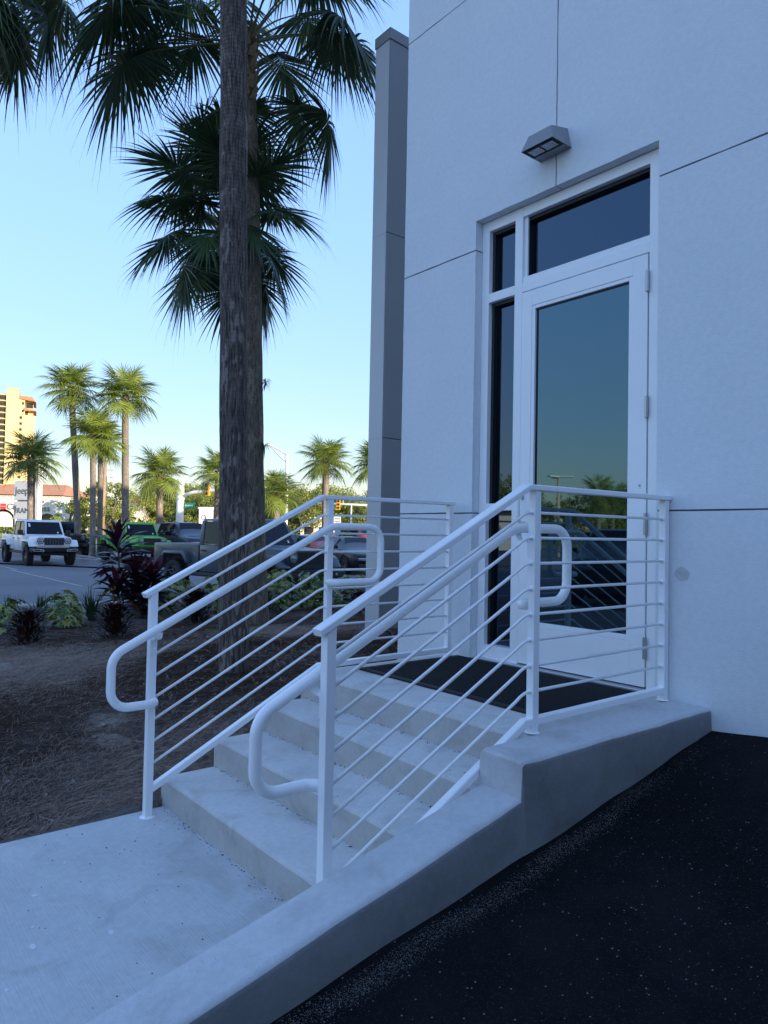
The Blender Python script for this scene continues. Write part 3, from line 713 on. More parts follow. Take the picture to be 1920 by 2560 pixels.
FR_MID = {p: [frond_mesh('frond', p, 333+10*p+k, M['frond'], M['petiole'], Lp=.86, n=58, Lseg=.96, sag=8+8*k, droop=.10+.1*k, fold=.36, cc=4.2) for k in range(2)] for p in PITCH_SET}
FR_LONG = {p: [frond_mesh('frond', p, 555+10*p+k, M['frond'], M['petiole'], Lp=1.42, n=60, Lseg=.96, sag=20+8*k, droop=.2+.12*k, fold=.5, cc=6.5) for k in range(2)] for p in PITCH_SET}
def trunk_mesh(pts, rads, n, rough, seed):
    r = random.Random(seed); mb = MB(); P = [Vector(p) for p in pts]; segs = []
    # resample
    tot = sum((P[i+1]-P[i]).length for i in range(len(P)-1)); K = max(8, int(tot/.06)); rings = []
    for j in range(K+1):
        s = j/K*(len(P)-1); i = min(int(s), len(P)-2); f = s-i
        p0 = P[max(i-1, 0)]; p1 = P[i]; p2 = P[i+1]; p3 = P[min(i+2, len(P)-1)]
        c = .5*((2*p1)+(p2-p0)*f+(2*p0-5*p1+4*p2-p3)*f*f+(3*p1-p0-3*p2+p3)*f**3)
        R0 = rads[i]*(1-f)+rads[i+1]*f
        bl = 1+rough*.22*r.uniform(-1, 1)+rough*.5*sin(j*.37+seed)
        rings.append([(c.x+R0*(bl+rough*(.5*sin(2*pi*k/n*2+j*.11+seed)+.35*sin(2*pi*k/n*5+j*.23)+.18*r.uniform(-1, 1)))*cos(2*pi*k/n), c.y+R0*(bl+rough*(.5*sin(2*pi*k/n*2+j*.11+seed)+.35*sin(2*pi*k/n*5+j*.23)+.18*r.uniform(-1, 1)))*sin(2*pi*k/n), c.z) for k in range(n)])
    mb.loft(rings); return mb
def boots(mb, top, R0, h, n, seed, mi=0):
    r = random.Random(seed)
    for i in range(n):
        z = top.z-h*(i+.5)/n; a = i*2.39996+r.uniform(-.2, .2); rr = R0*r.uniform(.85, 1.05)
        o = Vector((top.x+cos(a)*rr*.8, top.y+sin(a)*rr*.8, z)); out = Vector((cos(a), sin(a), 0)); sd_ = Vector((-sin(a), cos(a), 0)); L_ = r.uniform(.10, .2)
        tip = o+out*L_*.55+Vector((0, 0, L_)); w0, w1 = .055, .028
        vs_ = [o-sd_*w0, o+sd_*w0, o+sd_*w0+out*.03, o-sd_*w0+out*.03, tip-sd_*w1, tip+sd_*w1, tip+sd_*w1+out*.018, tip-sd_*w1+out*.018]
        mb.add(vs_, [(0, 1, 5, 4), (1, 2, 6, 5), (2, 3, 7, 6), (3, 0, 4, 7), (4, 5, 6, 7)], mi)
def palm(label, base, crown, r0, r1, lib, nf=30, sc=1.0, mbark='bark_far', group=None, bh=.7, seed=1, lo=-58, n=14, skip=None, mid=None, nb=26, own=None):
    r = random.Random(seed); B = Vector(base); Cn = Vector(crown)-B
    o = empty('palm_tree', base, 0, label, 'palm tree', group)
    pts = [(0, 0, -.15), tuple(Vector((Cn.x*.25, Cn.y*.25, Cn.z*.3))), tuple(Vector((Cn.x*.62, Cn.y*.62, Cn.z*.65))), (Cn.x, Cn.y, Cn.z)]
    if mid: pts[1] = tuple(Vector(mid)-B)
    trunk_mesh(pts, [r0*1.12, r0, (r0+r1)/2, r1], n, .035, seed).build('trunk', M[mbark], o, smooth=True)
    mb = MB(); boots(mb, Cn+Vector((0, 0, .12)), r1*1.05, bh, nb, seed); mb.build('leaf_bases', M['boot'], o)
    if own:
        for (da, p, k_, s_) in own: inst('frond', lib[p][k_], o, Cn+Vector((0, 0, .05)), (r.uniform(-.12, .12), 0, STREET+radians(da)), sc*s_)
        return o
    ps = [p for p in PITCH_SET if p >= lo]
    for i in range(nf):
        t = (i+.5)/nf; p = ps[min(int(t*len(ps)), len(ps)-1)]
        az = i*2.39996+r.uniform(-.3, .3)
        if skip and skip(az % (2*pi), p): continue
        f = inst('frond', r.choice(lib[p]), o, Cn+Vector((cos(az)*r1*.6, sin(az)*r1*.6, .15-.35*t)), (r.uniform(-.22, .22), r.uniform(-.1, .1), az), sc*r.uniform(.88, 1.1))
    return o
near_g = None
# three tall palms in the bed close to the stairs
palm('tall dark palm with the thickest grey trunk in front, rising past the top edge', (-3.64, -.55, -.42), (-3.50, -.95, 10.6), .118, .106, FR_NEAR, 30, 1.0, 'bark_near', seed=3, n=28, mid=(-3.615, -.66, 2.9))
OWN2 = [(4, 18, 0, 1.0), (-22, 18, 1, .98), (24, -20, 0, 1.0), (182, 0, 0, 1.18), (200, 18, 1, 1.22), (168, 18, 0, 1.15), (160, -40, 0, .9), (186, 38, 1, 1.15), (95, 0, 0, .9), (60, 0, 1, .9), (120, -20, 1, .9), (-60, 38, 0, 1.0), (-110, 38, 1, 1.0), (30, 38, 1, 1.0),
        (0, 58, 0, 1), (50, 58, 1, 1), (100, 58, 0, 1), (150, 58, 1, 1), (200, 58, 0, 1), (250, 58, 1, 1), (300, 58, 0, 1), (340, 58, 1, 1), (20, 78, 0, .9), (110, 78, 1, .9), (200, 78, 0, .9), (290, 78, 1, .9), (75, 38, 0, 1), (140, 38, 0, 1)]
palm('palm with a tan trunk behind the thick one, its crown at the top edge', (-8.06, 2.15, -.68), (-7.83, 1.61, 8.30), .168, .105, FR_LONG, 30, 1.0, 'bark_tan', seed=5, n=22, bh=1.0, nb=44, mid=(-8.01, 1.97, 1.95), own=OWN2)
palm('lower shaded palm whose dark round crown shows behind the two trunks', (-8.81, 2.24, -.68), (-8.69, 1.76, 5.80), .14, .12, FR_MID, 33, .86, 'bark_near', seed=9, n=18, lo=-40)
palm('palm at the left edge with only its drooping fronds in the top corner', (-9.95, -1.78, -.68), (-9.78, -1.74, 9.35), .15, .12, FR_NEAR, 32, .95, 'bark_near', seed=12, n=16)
# ferny clumps growing on the second trunk
for i, (z, d) in enumerate(((3.15, .135), (2.15, .14))):
    mb = MB(); c = Vector((-7.93+.63*d, 1.96+.776*d, z)); rr = random.Random(i)
    for k in range(46):
        a = rr.uniform(0, 6.28); e = rr.uniform(-1.2, 1.1); L_ = rr.uniform(.05, .16)
        dd = Vector((cos(a)*cos(e), sin(a)*cos(e), sin(e)))
        t1 = c+dd*L_*.6; t2 = c+dd*L_+Vector((0, 0, -L_*.7)); s_ = dd.cross(Vector((0, 0, 1))).normalized()*.006
        mb.add([c-s_, c+s_, t1+s_, t1-s_, t2], [(0, 1, 2, 3), (3, 2, 4)])
    tag(mb.build('air_plant', M['strap']), 'small dark air plant tuft clinging to the trunk, %s of two' % ('upper' if i == 0 else 'lower'), 'plant')

# sunlit palms across the lot
gfar = 'sunlit palms across the parking lot'
for lb, b, c, r0, r1, nf, s_, sd_ in (
    ('tallest leftmost sunlit palm with a curved trunk behind the white pickup', (-37.7, 7.96, -.76), (-37.8, 7.35, 7.7), .17, .16, 32, .98, 21),
    ('sunlit palm with a straight trunk and wide crown right of the tallest one', (-35.1, 9.5, -.76), (-35.05, 9.25, 7.25), .18, .17, 32, 1.05, 22),
    ('shorter sunlit palm standing between two taller ones, left of its twin trunk', (-35.15, 7.89, -.76), (-35.1, 7.72, 5.0), .14, .14, 30, .95, 23),
    ('slim palm trunk sharing a crown with its neighbour between two taller palms', (-35.5, 8.35, -.76), (-35.4, 8.2, 4.75), .13, .13, 24, .85, 24),
    ('palm with a ragged crown in front of the dealer sign at far left', (-43.5, 6.95, -.76), (-43.55, 6.82, 4.3), .2, .22, 30, 1.15, 25),
    ('sunlit palm with a round crown above the green pickup', (-40.8, 13.6, -.76), (-40.76, 13.45, 3.75), .2, .2, 32, 1.1, 26),
    ('sunlit palm half hidden left of the thick near trunks', (-42.2, 18.0, -.76), (-42.18, 18.02, 4.2), .2, .18, 30, 1.1, 27),
    ('short bushy sunlit palm peeking out right of the thick near trunks', (-38.0, 20.1, -.76), (-38.0, 20.06, 2.8), .24, .26, 32, 1.1, 28),
    ('sunlit palm standing alone over the left railing top', (-36.0, 22.5, -.76), (-35.97, 22.48, 4.6), .2, .21, 34, 1.12, 29),
    ('sunlit palm cut off by the grey metal column', (-37.1, 27.4, -.76), (-37.1, 27.4, 5.1), .2, .2, 32, 1.15, 30)):
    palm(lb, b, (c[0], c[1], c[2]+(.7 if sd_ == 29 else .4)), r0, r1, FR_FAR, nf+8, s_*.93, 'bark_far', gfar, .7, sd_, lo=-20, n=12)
# palms on the far side behind the viewer, mirrored in the door glass
for i, (b, c) in enumerate((((-34.1, -49.4, -.76), (-34.1, -49.4, 4.4)), ((-35.4, -53.4, -.76), (-35.3, -53.4, 4.2)), ((-23.2, -38.5, -.76), (-23.2, -38.5, 3.0)))):
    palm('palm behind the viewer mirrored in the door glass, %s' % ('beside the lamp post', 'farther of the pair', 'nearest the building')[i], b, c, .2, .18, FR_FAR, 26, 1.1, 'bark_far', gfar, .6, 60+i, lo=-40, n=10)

# ================================================================ SHRUBS
def leafquad(mb, o, d, L_, w_, up=Vector((0, 0, 1)), droop=.2, mi=0, fold=.25):
    d = d.normalized(); s = d.cross(up)
    if s.length < 1e-3: s = Vector((1, 0, 0))
    s.normalize(); nn = s.cross(d)
    a = o; m1 = o+d*L_*.45; t = o+d*L_+Vector((0, 0, -droop*L_))
    mb.add([a, m1-s*w_+nn*fold*w_, m1+s*w_+nn*fold*w_, t, m1-nn*.0], [(0, 4, 1), (0, 2, 4), (4, 3, 1), (2, 3, 4)], mi)
def shrub(name, label, cat, loc, W_, H_, kind, seed, group=None):
    r = random.Random(seed); o = empty(name, loc, 0, label, cat, group); mb = MB()
    if kind == 'sch':
        for i in range(int(135*W_*H_/.3)):
            a = r.uniform(0, 6.28); u = sqrt(r.random()); hh = r.random()
            rad = W_/2*sqrt(max(0, 1-(hh*1.15-.35)**2))*(.45+.55*u)*(1+.22*sin(3*a+seed)+.15*sin(5*a+2*seed))
            c = Vector((rad*cos(a), rad*sin(a), .05+hh*H_*r.uniform(.72, 1.02)*(1+.16*sin(2*a+seed*1.7))))
            outd = Vector((cos(a)*.6, sin(a)*.6, .8)).normalized(); n = r.randint(6, 8); y = r.random()
            e1 = outd.orthogonal().normalized(); e2 = outd.cross(e1); ph = r.uniform(0, 6)
            for k in range(n):
                b = ph+2*pi*k/n; d = e1*cos(b)+e2*sin(b)+outd*.18
                leafquad(mb, c, d, r.uniform(.065, .105), .022, outd, .3, 1 if r.random() < (.35 if y < .5 else .85) else 0)
        mats = [M['sch_g'], M['sch_y']]
    elif kind == 'cro':
        for i in range(int(560*W_*H_/.22)):
            a = r.uniform(0, 6.28); u = r.random(); hh = r.random()**.8
            rad = W_/2*sqrt(max(0, 1-(hh*1.2-.4)**2))*u**.6
            c = Vector((rad*cos(a)*.8, rad*sin(a)*.8, hh*H_*.85))
            d = Vector((cos(a)*(.4+u), sin(a)*(.4+u), r.uniform(.3, 1.4)))
            x = r.random()
            leafquad(mb, c, d, r.uniform(.09, .16), .020, Vector((0, 0, 1)), .15, 1 if (x < .22 and hh > .35) else (2 if x < .34 else 0))
        mats = [M['cro_d'], M['cro_r'], M['cro_b']]
    elif kind == 'strap':
        for i in range(95):
            a = r.uniform(0, 6.28); e = r.uniform(.5, 1.5); L_ = H_*r.uniform(.8, 1.25); d = Vector((cos(a)*cos(e), sin(a)*cos(e), sin(e)))
            c = Vector((r.uniform(-.06, .06), r.uniform(-.06, .06), 0)); s_ = Vector((-sin(a), cos(a), 0)); vs_ = []
            for t, ww in ((0, .006), (.3, .011), (.6, .010), (.85, .006), (1, .0005)):
                q = c+d*L_*t+Vector((0, 0, -1))*(.55*L_*t**2.4*cos(e)); vs_ += [q-s_*ww, q+s_*ww]
            mb.add(vs_, [(2*j, 2*j+1, 2*j+3, 2*j+2) for j in range(4)])
        mats = [M['strap']]
    ob = bpy.data.meshes.new('foliage'); ob.from_pydata(mb.v, [], mb.f)
    for m in mats: ob.materials.append(m)
    ob.polygons.foreach_set('material_index', mb.mi); f = bpy.data.objects.new('foliage', ob); COL.objects.link(f); f.parent = o
    if kind != 'strap':
        ms = MB()
        for k in range(7):
            a = r.uniform(0, 6.28); ms.tube([(0.02*cos(a), .02*sin(a), -.05), (W_*.16*cos(a), W_*.16*sin(a), H_*.35), (W_*.3*cos(a), W_*.3*sin(a), H_*.75)], [.009, .007, .004], 5)
        ms.build('stem', M['wood'], o)
    return o
gs = 'variegated bushes along the bed edge'; gc = 'dark red leaved shrubs in the bed'
zt = lambda x, y: float(zm(x, y))+.0
for lb, x, y, W_, H_, sd_ in (
    ('yellow green variegated bush between the two small red shrubs at left', -9.27, -.45, .62, .54, 1),
    ('yellow green variegated bush cut by the left edge of the picture', -9.3, -1.22, .55, .44, 2),
    ('variegated bush under the top rail, left of the thick palm trunk', -10.5, 1.72, .85, .62, 3),
    ('variegated bush close against the left side of the thick palm trunk', -10.1, 2.45, .7, .58, 4),
    ('variegated bush just right of the thick palm trunk', -9.85, 3.6, .95, .76, 5),
    ('variegated bush left of the upper railing post', -9.8, 4.4, .9, .74, 6),
    ('variegated bush beside the grey metal column', -9.8, 5.3, .85, .66, 7)):
    shrub('variegated_bush', lb, 'shrub', (x, y, zt(x, y)), W_*.92, H_*.88, 'sch', sd_, gs)
for lb, x, y, W_, H_, sd_ in (
    ('small dark red leaved shrub nearest the left edge', -7.82, -1.26, .52, .46, 11),
    ('small dark red leaved shrub below the big maroon plant', -7.5, -.28, .50, .50, 12),
    ('bronze leaved shrub behind the rails left of the thick trunk', -8.75, 1.42, .62, .58, 13),
    ('low dark shrub at the foot of the second palm trunk', -9.0, 2.75, .5, .5, 14),
    ('low dark red shrub behind the upper post, by the column', -8.6, 4.6, .5, .42, 15)):
    shrub('croton_shrub', lb, 'shrub', (x, y, zt(x, y)), W_, H_, 'cro', sd_, gc)
for lb, x, y, W_, H_, sd_ in (
    ('dark green strap leaved clump left of the big maroon plant', -9.96, .2, .6, .52, 21),
    ('low strap leaved clump behind the variegated bush at left', -10.6, -.45, .4, .42, 22),
    ('strap leaved clump behind the left bush at the picture edge', -10.4, -.95, .4, .40, 23)):
    shrub('strap_clump', lb, 'plant', (x, y, zt(x, y)), W_, H_, 'strap', sd_, 'strap leaved clumps')
# cordyline: broad long leaves, each its own object
def cord_leaf(seed, mat_, L_=.46, w_=.05, curl=.35):
    mb = MB(); prof = [(0, .010), (.12, .014), (.35, w_*.9), (.55, w_), (.78, w_*.7), (.93, w_*.28), (1, .002)]; vs_ = []
    for t, ww in prof:
        x = L_*t; z = -curl*L_*t**2.2; vs_ += [(x, -ww, z+ww*.35), (x, 0, z), (x, ww, z+ww*.35)]
    fs = []
    for j in range(len(prof)-1):
        a = 3*j; fs += [(a, a+1, a+4, a+3), (a+1, a+2, a+5, a+4)]
    mb.add(vs_, fs); return mb.mesh('leaf', mat_, True)
CL = [cord_leaf(1, M['cor_d'], .46, .070, .2), cord_leaf(2, M['cor_d'], .52, .062, .4), cord_leaf(3, M['cor_r'], .42, .058, .1), cord_leaf(4, M['cor_y'], .50, .042, .7)]
def cordyline(label, loc, stalks, seed, group):
    r = random.Random(seed); o = empty('cordyline_plant', loc, 0, label, 'plant', group)
    for (dx, dy, h, n) in stalks:
        mb = MB(); mb.tube([(dx*.3, dy*.3, -.05), (dx*.8, dy*.8, h*.5), (dx, dy, h*.92)], [.016, .014, .010], 6); mb.build('stem', M['wood'], o)
        for i in range(n):
            t = (i+.5)/n; z = h*(.42+.58*t); az = i*2.39996+r.uniform(-.3, .3); el = -.25+1.55*t**1.3
            me = CL[2] if t > .80 else (CL[3] if (t < .18 and r.random() < .6) else r.choice(CL[:2]))
            f = dx*.8+(dx*.2)*t; g = dy*.8+(dy*.2)*t
            inst('leaf', me, o, (f, g, z-.06), (r.uniform(-.5, .5), -el, az), r.uniform(.8, 1.12))
    return o
cordyline('big maroon plant with broad dark leaves rising in front of the green pickup', (-10.07, .85, -.68), [(-.05, -.24, 1.44, 56), (.10, .02, .80, 40), (.02, .38, .76, 38), (.10, .20, .55, 34), (.12, -.28, .60, 34)], 5, 'maroon broad leaved plants')
cordyline('small orange maroon plant seen between the post and the column', (-11.2, 7.0, -.68), [(0, 0, .55, 16)], 6, 'maroon broad leaved plants')

# ================================================================ PINE STRAW AND SMALL LITTER
PATCH = [(-3.2, -1.75, .35), (-2.75, -1.9, .25), (-4.9, -1.6, .3), (-5.6, -.9, .3), (-2.2, -2.75, .2), (-2.0, -1.3, .18), (-3.4, -2.7, .3), (-6.2, -1.9, .35)]
def needles(name, N_, xr_, yr_, mat_, lmin, lmax, wd_, near=True, tilt=.12):
    x = nrng.uniform(xr_[0], xr_[1], N_); y = nrng.uniform(yr_[0], yr_[1], N_)
    keep = (x < bed_right(y)-.02) & (x > bed_left(y)+.05)
    for (px, py, pr) in PATCH:
        d2 = ((x-px)**2+((y-py)*1.7)**2)/pr**2; keep &= ~((d2 < 1) & (nrng.random(N_) > .30+.6*d2))
    # keep clear of the palm trunks
    x = x[keep]; y = y[keep]; n = len(x)
    a = nrng.normal(.35+.9*np.sin(x*1.3)+.7*np.cos(y*1.9), .75, n); L_ = nrng.uniform(lmin, lmax, n); bend = nrng.normal(0, .35, n)
    z = zm(x, y)+zlump(x, y)+nrng.uniform(.002, .028, n); dz = nrng.normal(0, tilt, n)
    P = np.zeros((n, 3, 3))
    for k, t in enumerate((-.5, 0, .5)):
        aa = a+bend*t
        P[:, k, 0] = x+np.cos(aa)*L_*t; P[:, k, 1] = y+np.sin(aa)*L_*t
        P[:, k, 2] = z+dz*L_*t+.012*(k == 1)
    P[:, :, 0] = np.minimum(P[:, :, 0], bed_right(P[:, :, 1])-.004)
    P[:, :, 2] = np.maximum(P[:, :, 2], (zm(P[:, :, 0], P[:, :, 1])+zlump(P[:, :, 0], P[:, :, 1])+.001))
    sx = -np.sin(a)*wd_; sy = np.cos(a)*wd_
    V_ = np.zeros((n, 6, 3))
    for k in range(3):
        ww = (.8, 1, .5)[k]
        V_[:, 2*k] = P[:, k]-np.stack([sx*ww, sy*ww, 0*sx-wd_*.5], 1); V_[:, 2*k+1] = P[:, k]+np.stack([sx*ww, sy*ww, 0*sx-wd_*.5], 1)
    b = np.arange(n)[:, None]*6
    F_ = np.concatenate([b+np.array([0, 1, 3, 2]), b+np.array([2, 3, 5, 4])], 0)
    return raw(name, V_.reshape(-1, 3), F_, mat_)
tag(needles('pine_straw', 62000, (-5.2, -1.57), (-4.0, 2.2), M['needle'], .08, .2, .0016), 'brown pine straw covering the planting bed', 'mulch', kind='stuff')
tag(needles('pine_straw', 36000, (-9.5, -5.0), (-4.5, 4.5), M['needle'], .10, .2, .0018), 'brown pine straw covering the far side of the bed', 'mulch', kind='stuff')
tag(needles('dry_straw', 11000, (-8.5, -1.57), (-4.0, 3.5), M['needle_pale'], .06, .16, .0013, tilt=.25), 'pale dry straw scattered over the bed', 'mulch', kind='stuff')
# sandy bare patches
for i, (px, py, pr) in enumerate(PATCH):
    rr = random.Random(i); V_ = []; F_ = []; n = 22; rg = 6
    ph = [rr.uniform(0, 6) for _ in range(3)]
    V_.append((px, py, float(zm(px, py)+zlump(px, py))+.005))
    for j in range(1, rg+1):
        for k in range(n):
            a = 2*pi*k/n; R_ = pr*.8*j/rg*(1+.25*sin(2*a+ph[0])+.15*sin(3*a+ph[1])+.1*sin(5*a+ph[2])); x = px+R_*cos(a); y = py+R_*sin(a)/1.7
            x = min(x, -1.59); V_.append((x, y, float(zm(x, y)+zlump(x, y))+.002*(1-j/rg)**.5+(.003 if j < rg else -.012)))
    F4 = []
    for k in range(n): F4.append((0, 1+k, 1+(k+1) % n, 1+(k+1) % n))
    mb = MB(); fs = [(0, 1+k, 1+(k+1) % n) for k in range(n)]
    for j in range(rg-1):
        for k in range(n): fs.append((1+j*n+k, 1+(j+1)*n+k, 1+(j+1)*n+(k+1) % n, 1+j*n+(k+1) % n))
    mb.add(V_, fs); tag(mb.build('bare_sand', M['sand'], smooth=True), kind='structure')

def grains(name, pts, smin, smax, m, flat=.6):
    n = len(pts); base = np.array([[1, 0, 0], [-1, 0, 0], [0, 1, 0], [0, -1, 0], [0, 0, 1], [0, 0, -.4]], float)
    tri = np.array([[0, 2, 4], [2, 1, 4], [1, 3, 4], [3, 0, 4], [2, 0, 5], [1, 2, 5], [3, 1, 5], [0, 3, 5]])
    s = nrng.uniform(smin, smax, (n, 1, 1)); j = nrng.uniform(.6, 1.4, (n, 6, 1)); a = nrng.uniform(0, 6.28, n)
    V_ = base[None]*s*j; V_[:, :, 2] *= flat
    c, s_ = np.cos(a)[:, None], np.sin(a)[:, None]
    X = V_[:, :, 0]*c-V_[:, :, 1]*s_; Y = V_[:, :, 0]*s_+V_[:, :, 1]*c
    V_ = np.stack([X, Y, V_[:, :, 2]], 2)+np.asarray(pts)[:, None, :]
    return raw(name, V_.reshape(-1, 3), (np.arange(n)[:, None, None]*6+tri[None]).reshape(-1, 3), m)
# grit lying in a strip along the kerb foot and loose stones on the asphalt
y = nrng.uniform(-3.4, -.25, 30000); x = .335+np.abs(nrng.normal(.05, .028, 30000))+.012*np.sin(y*3)+.008*np.sin(y*11)
dens = .5+.5*np.sin(y*4+1)*np.sin(y*9.1); k = nrng.random(30000) < (.28+.22*np.clip(dens, 0, 1))*np.clip((-.1-y)/1.2, .1, 1); x, y = x[k], y[k]
tag(grains('kerb_grit', np.stack([x, y, zasph(x, y)+.0012], 1), .0006, .0017, M['grit']), 'pale grit washed up along the foot of the kerb', 'grit', kind='stuff')
n = 3600; x = .4+2.2*nrng.random(n)**1.2; y = nrng.uniform(-3.4, -.05, n)
cl_ = nrng.random(n) < .25+.75*(np.sin(x*2.9+y*1.7)*np.sin(y*2.3-x)+.35 > 0); x, y = x[cl_], y[cl_]
tag(grains('loose_grit', np.stack([x, y, zasph(x, y)+.0012], 1), .0007, .0018, M['grit']), 'tiny pale stones scattered over the black asphalt', 'grit', kind='stuff')
# pebbles lying in the bed
n = 260; x = nrng.uniform(-7, -1.7, n); y = nrng.uniform(-3.5, 1.5, n); k = x < bed_right(y)-.08; x, y = x[k], y[k]
tag(grains('pebbles', np.stack([x, y, zm(x, y)+zlump(x, y)+.015], 1), .006, .026, M['rock'], .7), 'pale pebbles lying in the pine straw', 'stone', kind='stuff')
# dark seeds on the concrete, paint spots on the walkway
pts = []; rr = random.Random(4)
for i in range(70): pts.append((rr.uniform(-1.5, .05), rr.gauss(-2.45, .3), -.5945))
for i in range(90): yy = rr.uniform(-1.9, -.1); pts.append((rr.uniform(-1.5, .05), -2.03+rr.gauss(-.03, .02) if i < 45 else yy, -.5945 if i < 45 else (-.4495 if yy < -1.725 else -.3025 if yy < -1.435 else -.1515 if yy < -1.165 else .001)))
for (yy, zz) in ((-2.022, -.5945), (-1.727, -.4495), (-1.437, -.3025), (-1.167, -.1515)):
    for i in range(150): pts.append((rr.uniform(-1.58, .06), yy-abs(rr.gauss(0, .010))-.002, zz))
tag(grains('seed_litter', np.array([p for p in pts if not (p[1] > -.95 and p[2] > -.01)]), .0010, .0042, M['debris'], .7), 'small dark seeds and crumbs on the concrete steps and walkway', 'litter', kind='stuff')
mb = MB()
for (x, y, s_) in ((-1.15, -2.9, .022), (-.98, -2.77, .020), (-1.32, -2.83, .016), (-.85, -2.98, .018), (-.7, -3.0, .015), (-.55, -2.62, .022), (-.95, -3.05, .014), (-1.2, -2.6, .012), (-.62, -2.86, .026), (-1.02, -2.35, .010), (-.42, -2.98, .014), (-.75, -2.83, .012)):
    s_ *= .6
    pts = [(x+s_*(1+.3*sin(k*2.3+x*9))*cos(2*pi*k/12), y+s_*.7*(1+.3*sin(k*1.9+y*7))*sin(2*pi*k/12)) for k in range(12)]
    mb.prism(pts, 'z', -.5948, -.5938)
tag(mb.build('paint_drips', M['paintspot']), 'white paint drips dotted over the concrete walkway', 'paint', kind='stuff')
# twigs and leaf litter in the bed
mb = MB(); rr = random.Random(8)
for i in range(34):
    x = rr.uniform(-6, -1.75); y = rr.uniform(-3.3, 1); a = rr.uniform(0, 6.28); L_ = rr.uniform(.08, .3); z = float(zm(x, y)+zlump(x, y))+.025
    mb.tube([(x, y, z), (x+cos(a)*L_*.5, y+sin(a)*L_*.5, z+.012), (x+cos(a+.3)*L_, y+sin(a+.3)*L_, z)], [.004, .0045, .002], 5)
tag(mb.build('twigs', M['stick']), 'dry twigs lying on the pine straw', 'twig', kind='stuff')
mb = MB()
for i in range(420):
    x = rr.uniform(-7, -1.7); y = rr.uniform(-2.5, 3.2); z = float(zm(x, y)+zlump(x, y)); a = rr.uniform(0, 6.28); h_ = rr.uniform(.06, .2)
    if x > float(bed_right(y))-.1: continue
    dx, dy = cos(a)*.05, sin(a)*.05
    mb.add([(x-.0012, y, z), (x+.0012, y, z), (x+dx*.4+.001, y+dy*.4, z+h_*.6), (x+dx*.4-.001, y+dy*.4, z+h_*.6), (x+dx, y+dy, z+h_)], [(0, 1, 2, 3), (3, 2, 4)])
tag(mb.build('weeds', mat('dry_grass', (.09, .085, .04), .8, var=5, col2=(.15, .13, .07))), 'thin dry grass blades standing in the bed', 'grass', kind='stuff')
# drip tube loop by the wall end
mb = MB(); pth = [(-2.98, .16, -.32), (-2.97, .18, -.18), (-2.93, .24, -.04), (-2.86, .36, .02), (-2.80, .50, -.03), (-2.78, .58, -.14), (-2.80, .62, -.33)]
mb.tube(pth, .009, 8); tag(mb.build('drip_tube', M['pipe'], smooth=True), 'black irrigation tube looping out of the ground beside the wall end', 'tube')

# ================================================================ VEHICLES
def wheel(par, x, y, R_, W_, s):
    o = empty('wheel', (x, y, R_), 0); o.parent = par
    mb = MB(); h = W_/2; mb.lathe([(R_*.60, -h*.9), (R_*.80, -h), (R_*.95, -h*.92), (R_, -h*.68), (R_, h*.68), (R_*.95, h*.92), (R_*.80, h), (R_*.60, h*.9)], 28, 'y')
    for k in range(24):
        a = 2*pi*k/24
        for q in (-1, 1):
            c = (cos(a+.07*q)*R_, q*h*.5, sin(a+.07*q)*R_); mb.box(c[0]-.02, c[0]+.02, c[1]-h*.38, c[1]+h*.38, c[2]-.02, c[2]+.02)
    mb.build('tyre', M['tyre'], o)
    mb = MB(); mb.lathe([(R_*.6, -s*h*.8), (R_*.6, s*h*.75), (R_*.55, s*h*.8), (R_*.52, s*h*.45)], 24, 'y')
    mb.lathe([(0, s*h*.62), (R_*.14, s*h*.62), (R_*.16, s*h*.3)], 14, 'y')
    for k in range(7):
        a = 2*pi*k/7; u = Vector((cos(a), 0, sin(a))); v = Vector((-sin(a), 0, cos(a)))
        p0 = u*R_*.1; p1 = u*R_*.56; y0 = s*h*.55; y1 = s*h*.70
        mb.add([(p0-v*.035)+Vector((0, y0, 0)), (p0+v*.035)+Vector((0, y0, 0)), (p1+v*.022)+Vector((0, y1, 0)), (p1-v*.022)+Vector((0, y1, 0)),
                (p0-v*.035)+Vector((0, y0-s*.04, 0)), (p0+v*.035)+Vector((0, y0-s*.04, 0)), (p1+v*.022)+Vector((0, y1-s*.04, 0)), (p1-v*.022)+Vector((0, y1-s*.04, 0))],
               [(0, 1, 2, 3), (0, 4, 5, 1), (1, 5, 6, 2), (2, 6, 7, 3), (3, 7, 4, 0)])
    mb.build('rim', M['rim'], o)
    return o
def hexa(mb, q, mi=0): # 8 corner hull: bottom 4, top 4
    mb.add(q, [(0, 1, 2, 3), (4, 5, 6, 7), (0, 1, 5, 4), (1, 2, 6, 5), (2, 3, 7, 6), (3, 0, 4, 7)], mi)
def bev(mb_fn, name, m, par, b=.02, seg=2):
    mb = MB(); mb_fn(mb); me = mb.mesh(name, m); bm = bmesh.new(); bm.from_mesh(me); bmesh.ops.remove_doubles(bm, verts=bm.verts, dist=1e-4)
    bmesh.ops.bevel(bm, geom=list(bm.edges), offset=b, segments=seg, profile=.5, affect='EDGES', clamp_overlap=True)
    bmesh.ops.recalc_face_normals(bm, faces=list(bm.faces)); bm.to_mesh(me); bm.free()
    me.polygons.foreach_set('use_smooth', [True]*len(me.polygons)); me.set_sharp_from_angle(angle=radians(35))
    o = bpy.data.objects.new(name, me); COL.objects.link(o); o.parent = par; return o
